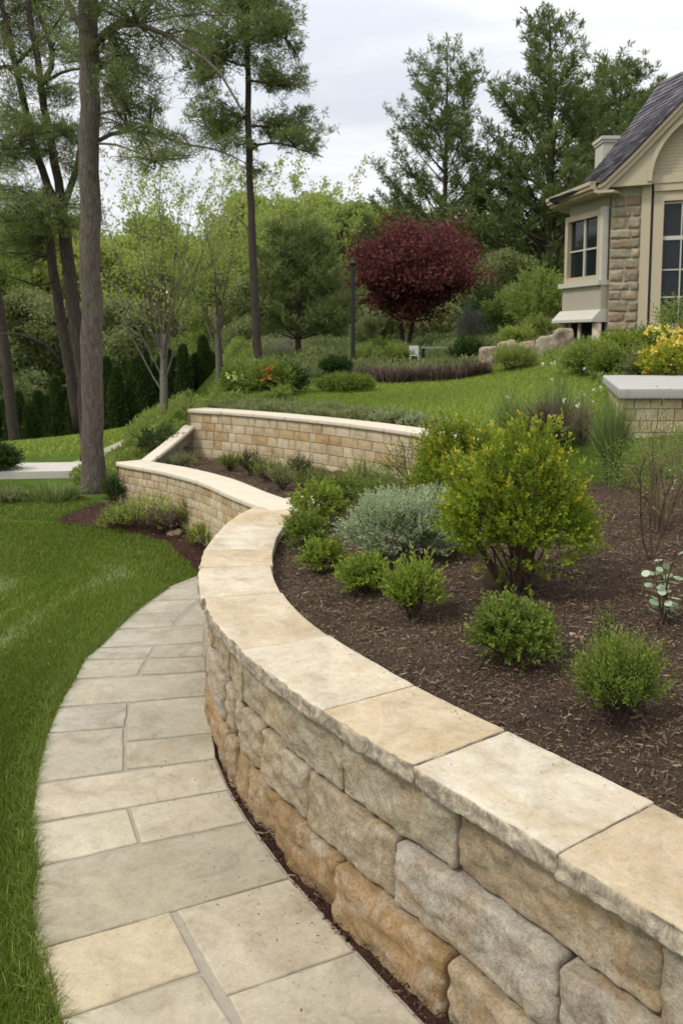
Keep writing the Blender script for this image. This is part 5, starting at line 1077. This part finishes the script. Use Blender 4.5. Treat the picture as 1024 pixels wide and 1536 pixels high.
# conifers beyond the lawn
prA=lambda v:(1-v)**.62*(.72+.28*abs(math.sin(v*10+.6)))
t8=pine('pine_tree','open cone shaped pine against the sky above the red maple',at(663,500,Y=38.),(at(663,58,Y=38.)-at(663,500,Y=38.)).z,.20,4.9,'needle2','barkdark',.25,19,11,.24,.045,prof=prA,sub=9,asc=.6,dens=.66)
t9=pine('pine_tree','tallest broad dark pine standing left of the house roof',at(822,520,Y=36.),(at(840,12,Y=36.)-at(822,520,Y=36.)).z,.30,5.4,'needle2','barkdark',.10,27,11,.28,.05,prof=lambda v:(1-v)**.6*(.75+.25*abs(math.sin(v*9))),sub=9,asc=.45,dens=.78)
t10=pine('pine_tree','dark pine with rounded top just behind the house chimney',at(925,520,Y=43.),(at(925,92,Y=43.)-at(925,520,Y=43.)).z,.28,5.6,'needle2','barkdark',.10,25,11,.30,.055,prof=lambda v:(1-v)**.5*(.8+.2*abs(math.sin(v*8))),sub=9,asc=.5,dens=.95)
t7=pine('pine_tree','smaller dark trunked pine between the slender pine and lamp post',at(447,585,Y=21.),(at(440,330,Y=21.)-at(447,585,Y=21.)).z,.10,1.5,'needle','barkdark',.35,14,14,.2,.028,prof=lambda v:(1-v)**.5,asc=.3)
# ---- woodland prototypes
def placed(proto,loc,sc,rz,label=None,group=None,first=False):
    o=proto if first else copy_tree(proto); o.location=loc; o.scale=(sc,sc,sc*random.uniform(.92,1.1)); o.rotation_euler=(0,0,rz)
    if label: o['label']=label
    if group: o['group']=group
    return o
P1=broadleaf('woodland_tree','leafy light green tree in the woodland behind the arborvitae row',(0,0,0),9.,.16,3.0,'leafspring','barkdark',per=24,l=.17,nl=14,first=.12,lsp=.26,lev=3,nch=(5,4),tipn=3)
P2=broadleaf('woodland_tree','mid green full crowned tree in the woodland belt',(0,0,0),8.,.15,2.8,'leafmid','barkdark',per=26,l=.17,nl=14,first=.08,lsp=.28,lev=3,nch=(5,4),tipn=3)
P3=broadleaf('woodland_tree','dull olive green tree in the woodland belt',(0,0,0),7.,.13,2.5,'leafdull','barkdark',per=24,l=.16,nl=13,first=.05,lsp=.26,lev=3,nch=(5,4),tipn=3)
P4=pine('background_pine','dark conifer in the woodland behind the garden',(0,0,0),10.,.16,2.2,'needle2','barkdark',.12,24,12,.28,.05,sub=7,asc=.4,dens=.75)
G=['light green trees of the woodland behind the arborvitae','mid green trees of the woodland belt','olive green trees of the woodland belt','dark conifers of the woodland belt']
W=[ # proto, px, base y, Y, crown top y, group index
(0,20,640,42,330),(0,95,630,45,350),(0,165,625,44,330),(0,215,620,48,330),(0,285,610,46,340),(0,340,600,50,315),(1,50,640,56,290),(1,140,620,58,310),(1,250,610,60,320),(0,-30,640,50,300),(1,-60,640,38,330),(0,395,590,48,290),(2,200,640,38,430),(2,120,650,39,440),(2,40,660,39,440),(1,310,600,38,400),(2,360,595,36,420),(1,420,580,42,320),
(1,470,560,44,290),(2,455,570,34,390),(1,510,560,50,300),(1,555,540,46,272),(0,500,560,60,290),(2,500,560,36,400),(3,545,550,42,330),(1,590,540,52,290),(2,620,540,40,330),(3,610,540,56,300),(1,680,540,50,330),(3,720,530,48,300),(2,700,540,36,390),(2,745,530,33,380),(1,770,525,46,330),(3,760,530,55,270),(1,860,520,44,300),(3,890,520,52,260),(3,870,520,33,350),(2,560,550,32,440),(2,640,540,33,440),(2,680,540,30,450),(1,980,520,46,240),(3,1040,520,48,200),(1,1100,520,40,200),(0,-120,640,44,290),(2,805,520,30,430),(1,740,520,60,300),(0,440,560,62,300),(3,405,580,58,330),(3,480,560,33,380),(2,-20,680,34,470),(1,-100,650,60,280),(1,640,540,64,320),(2,590,545,30,450),(2,850,520,40,340)]
used=[0]*4
for k,(pi,x,by,Yd,ty) in enumerate(W):
    b=at(x,by,Y=Yd); top=at(x,ty,Y=Yd).z; pr_=[P1,P2,P3,P4][pi]; H0=[9.,8.,7.,10.][pi]; gzv=b.z-.3; s_=(top-gzv)/H0
    placed(pr_,(b.x,Yd,gzv),s_,random.uniform(0,6.28),None,G[pi],first=(used[pi]==0)); used[pi]=1
# far woodland mass behind
# arborvitae row
def arb():
    root=empty('arborvitae',(0,0,0)); tag(root,'narrow dark green arborvitae in the row along the edge of the hillside lawn','arborvitae','arborvitae row below the woodland')
    n=5200; z=rng.random(n)**.9; an=rng.uniform(0,6.28,n); r=.30*np.clip((1-z)**.55*(.55+.45*np.minimum(1,z*8)),.02,1)*rng.uniform(.6,1.08,n)*(1+.2*np.sin(an*3+z*9)); pos=np.stack([r*np.cos(an),r*np.sin(an),z*1.85+.03],1)
    foliage('foliage',pos,np.stack([np.cos(an)*.5,np.sin(an)*.5,0*an+1],1)+rng.normal(0,.25,(n,3)),.13,.045,M['thuja'],root); mb=MB(); mb.tube([(0,0,-.2),(0,0,1.2)],[.04,.02],6); mb.build('trunk',M['barkdark'],root); return root
ar=arb(); first=True
AP=[(8,703,1.0),(22,698,.9),(34,694,1.05),(50,690,.85),(62,688,1.15),(76,682,.95),(88,678,1.1),(100,673,.95),(112,668,1.05),(124,664,.9),(158,652,1.15),(170,648,.95),(182,643,1.1),(194,640,.9),(206,634,1.0),(218,630,1.3),(230,627,.95),(242,624,1.05),(255,620,1.1),(268,617,.9),(279,614,1.05),(292,612,1.0),(304,610,1.1),(316,608,.9),(-6,708,1.1),(-20,712,.95)]
for x,y,s_ in AP:
    p=at(x,y,Y=28.); z=float(g0(p.x,28.)); o=ar if first else copy_tree(ar); first=False; o.location=(p.x,28+random.uniform(-.5,.5),min(z,p.z)); o.scale=(s_,s_,s_*random.uniform(.9,1.15)*(1+max(0,z-p.z)/1.85)); o.rotation_euler=(0,0,random.uniform(0,6))
# grey brush and mid shrubs under the trees
for x,y,w_,h_,mt,lb,Yd in [(425,575,66,70,'grey','bare greyish brush behind the flowering bushes',24.),(705,520,36,60,'grey','pale silvery grey upright shrub right of the red maple',26.),(738,522,70,90,'thuja','dark blue green conifer shrub left of the bright green bushes',28.),(812,505,90,100,'leafmid','large bright green bush beside the house bay',24.),(765,500,70,60,'leafmid','rounded green bush left of the large bright bush',26.),(660,520,80,60,'leafdull','olive shrub mass behind the maple trunk',30.),(560,530,60,60,'leafdull','olive bush right behind the lamp post',30.),(480,560,60,50,'leafdull','dull green bush left of the lamp post',27.),(600,560,120,40,'leafdull','low olive thicket under the maple crown',31.)]:
    b=at(x,y+6,Y=Yd); shrub(lb,Vector(b),w_,h_,mt,n=500,K=9,l=.13 if mt!='grey' else .09,wd=.5 if mt!='grey' else .12,L=.35,amp=.3,stems=8,up=.7)
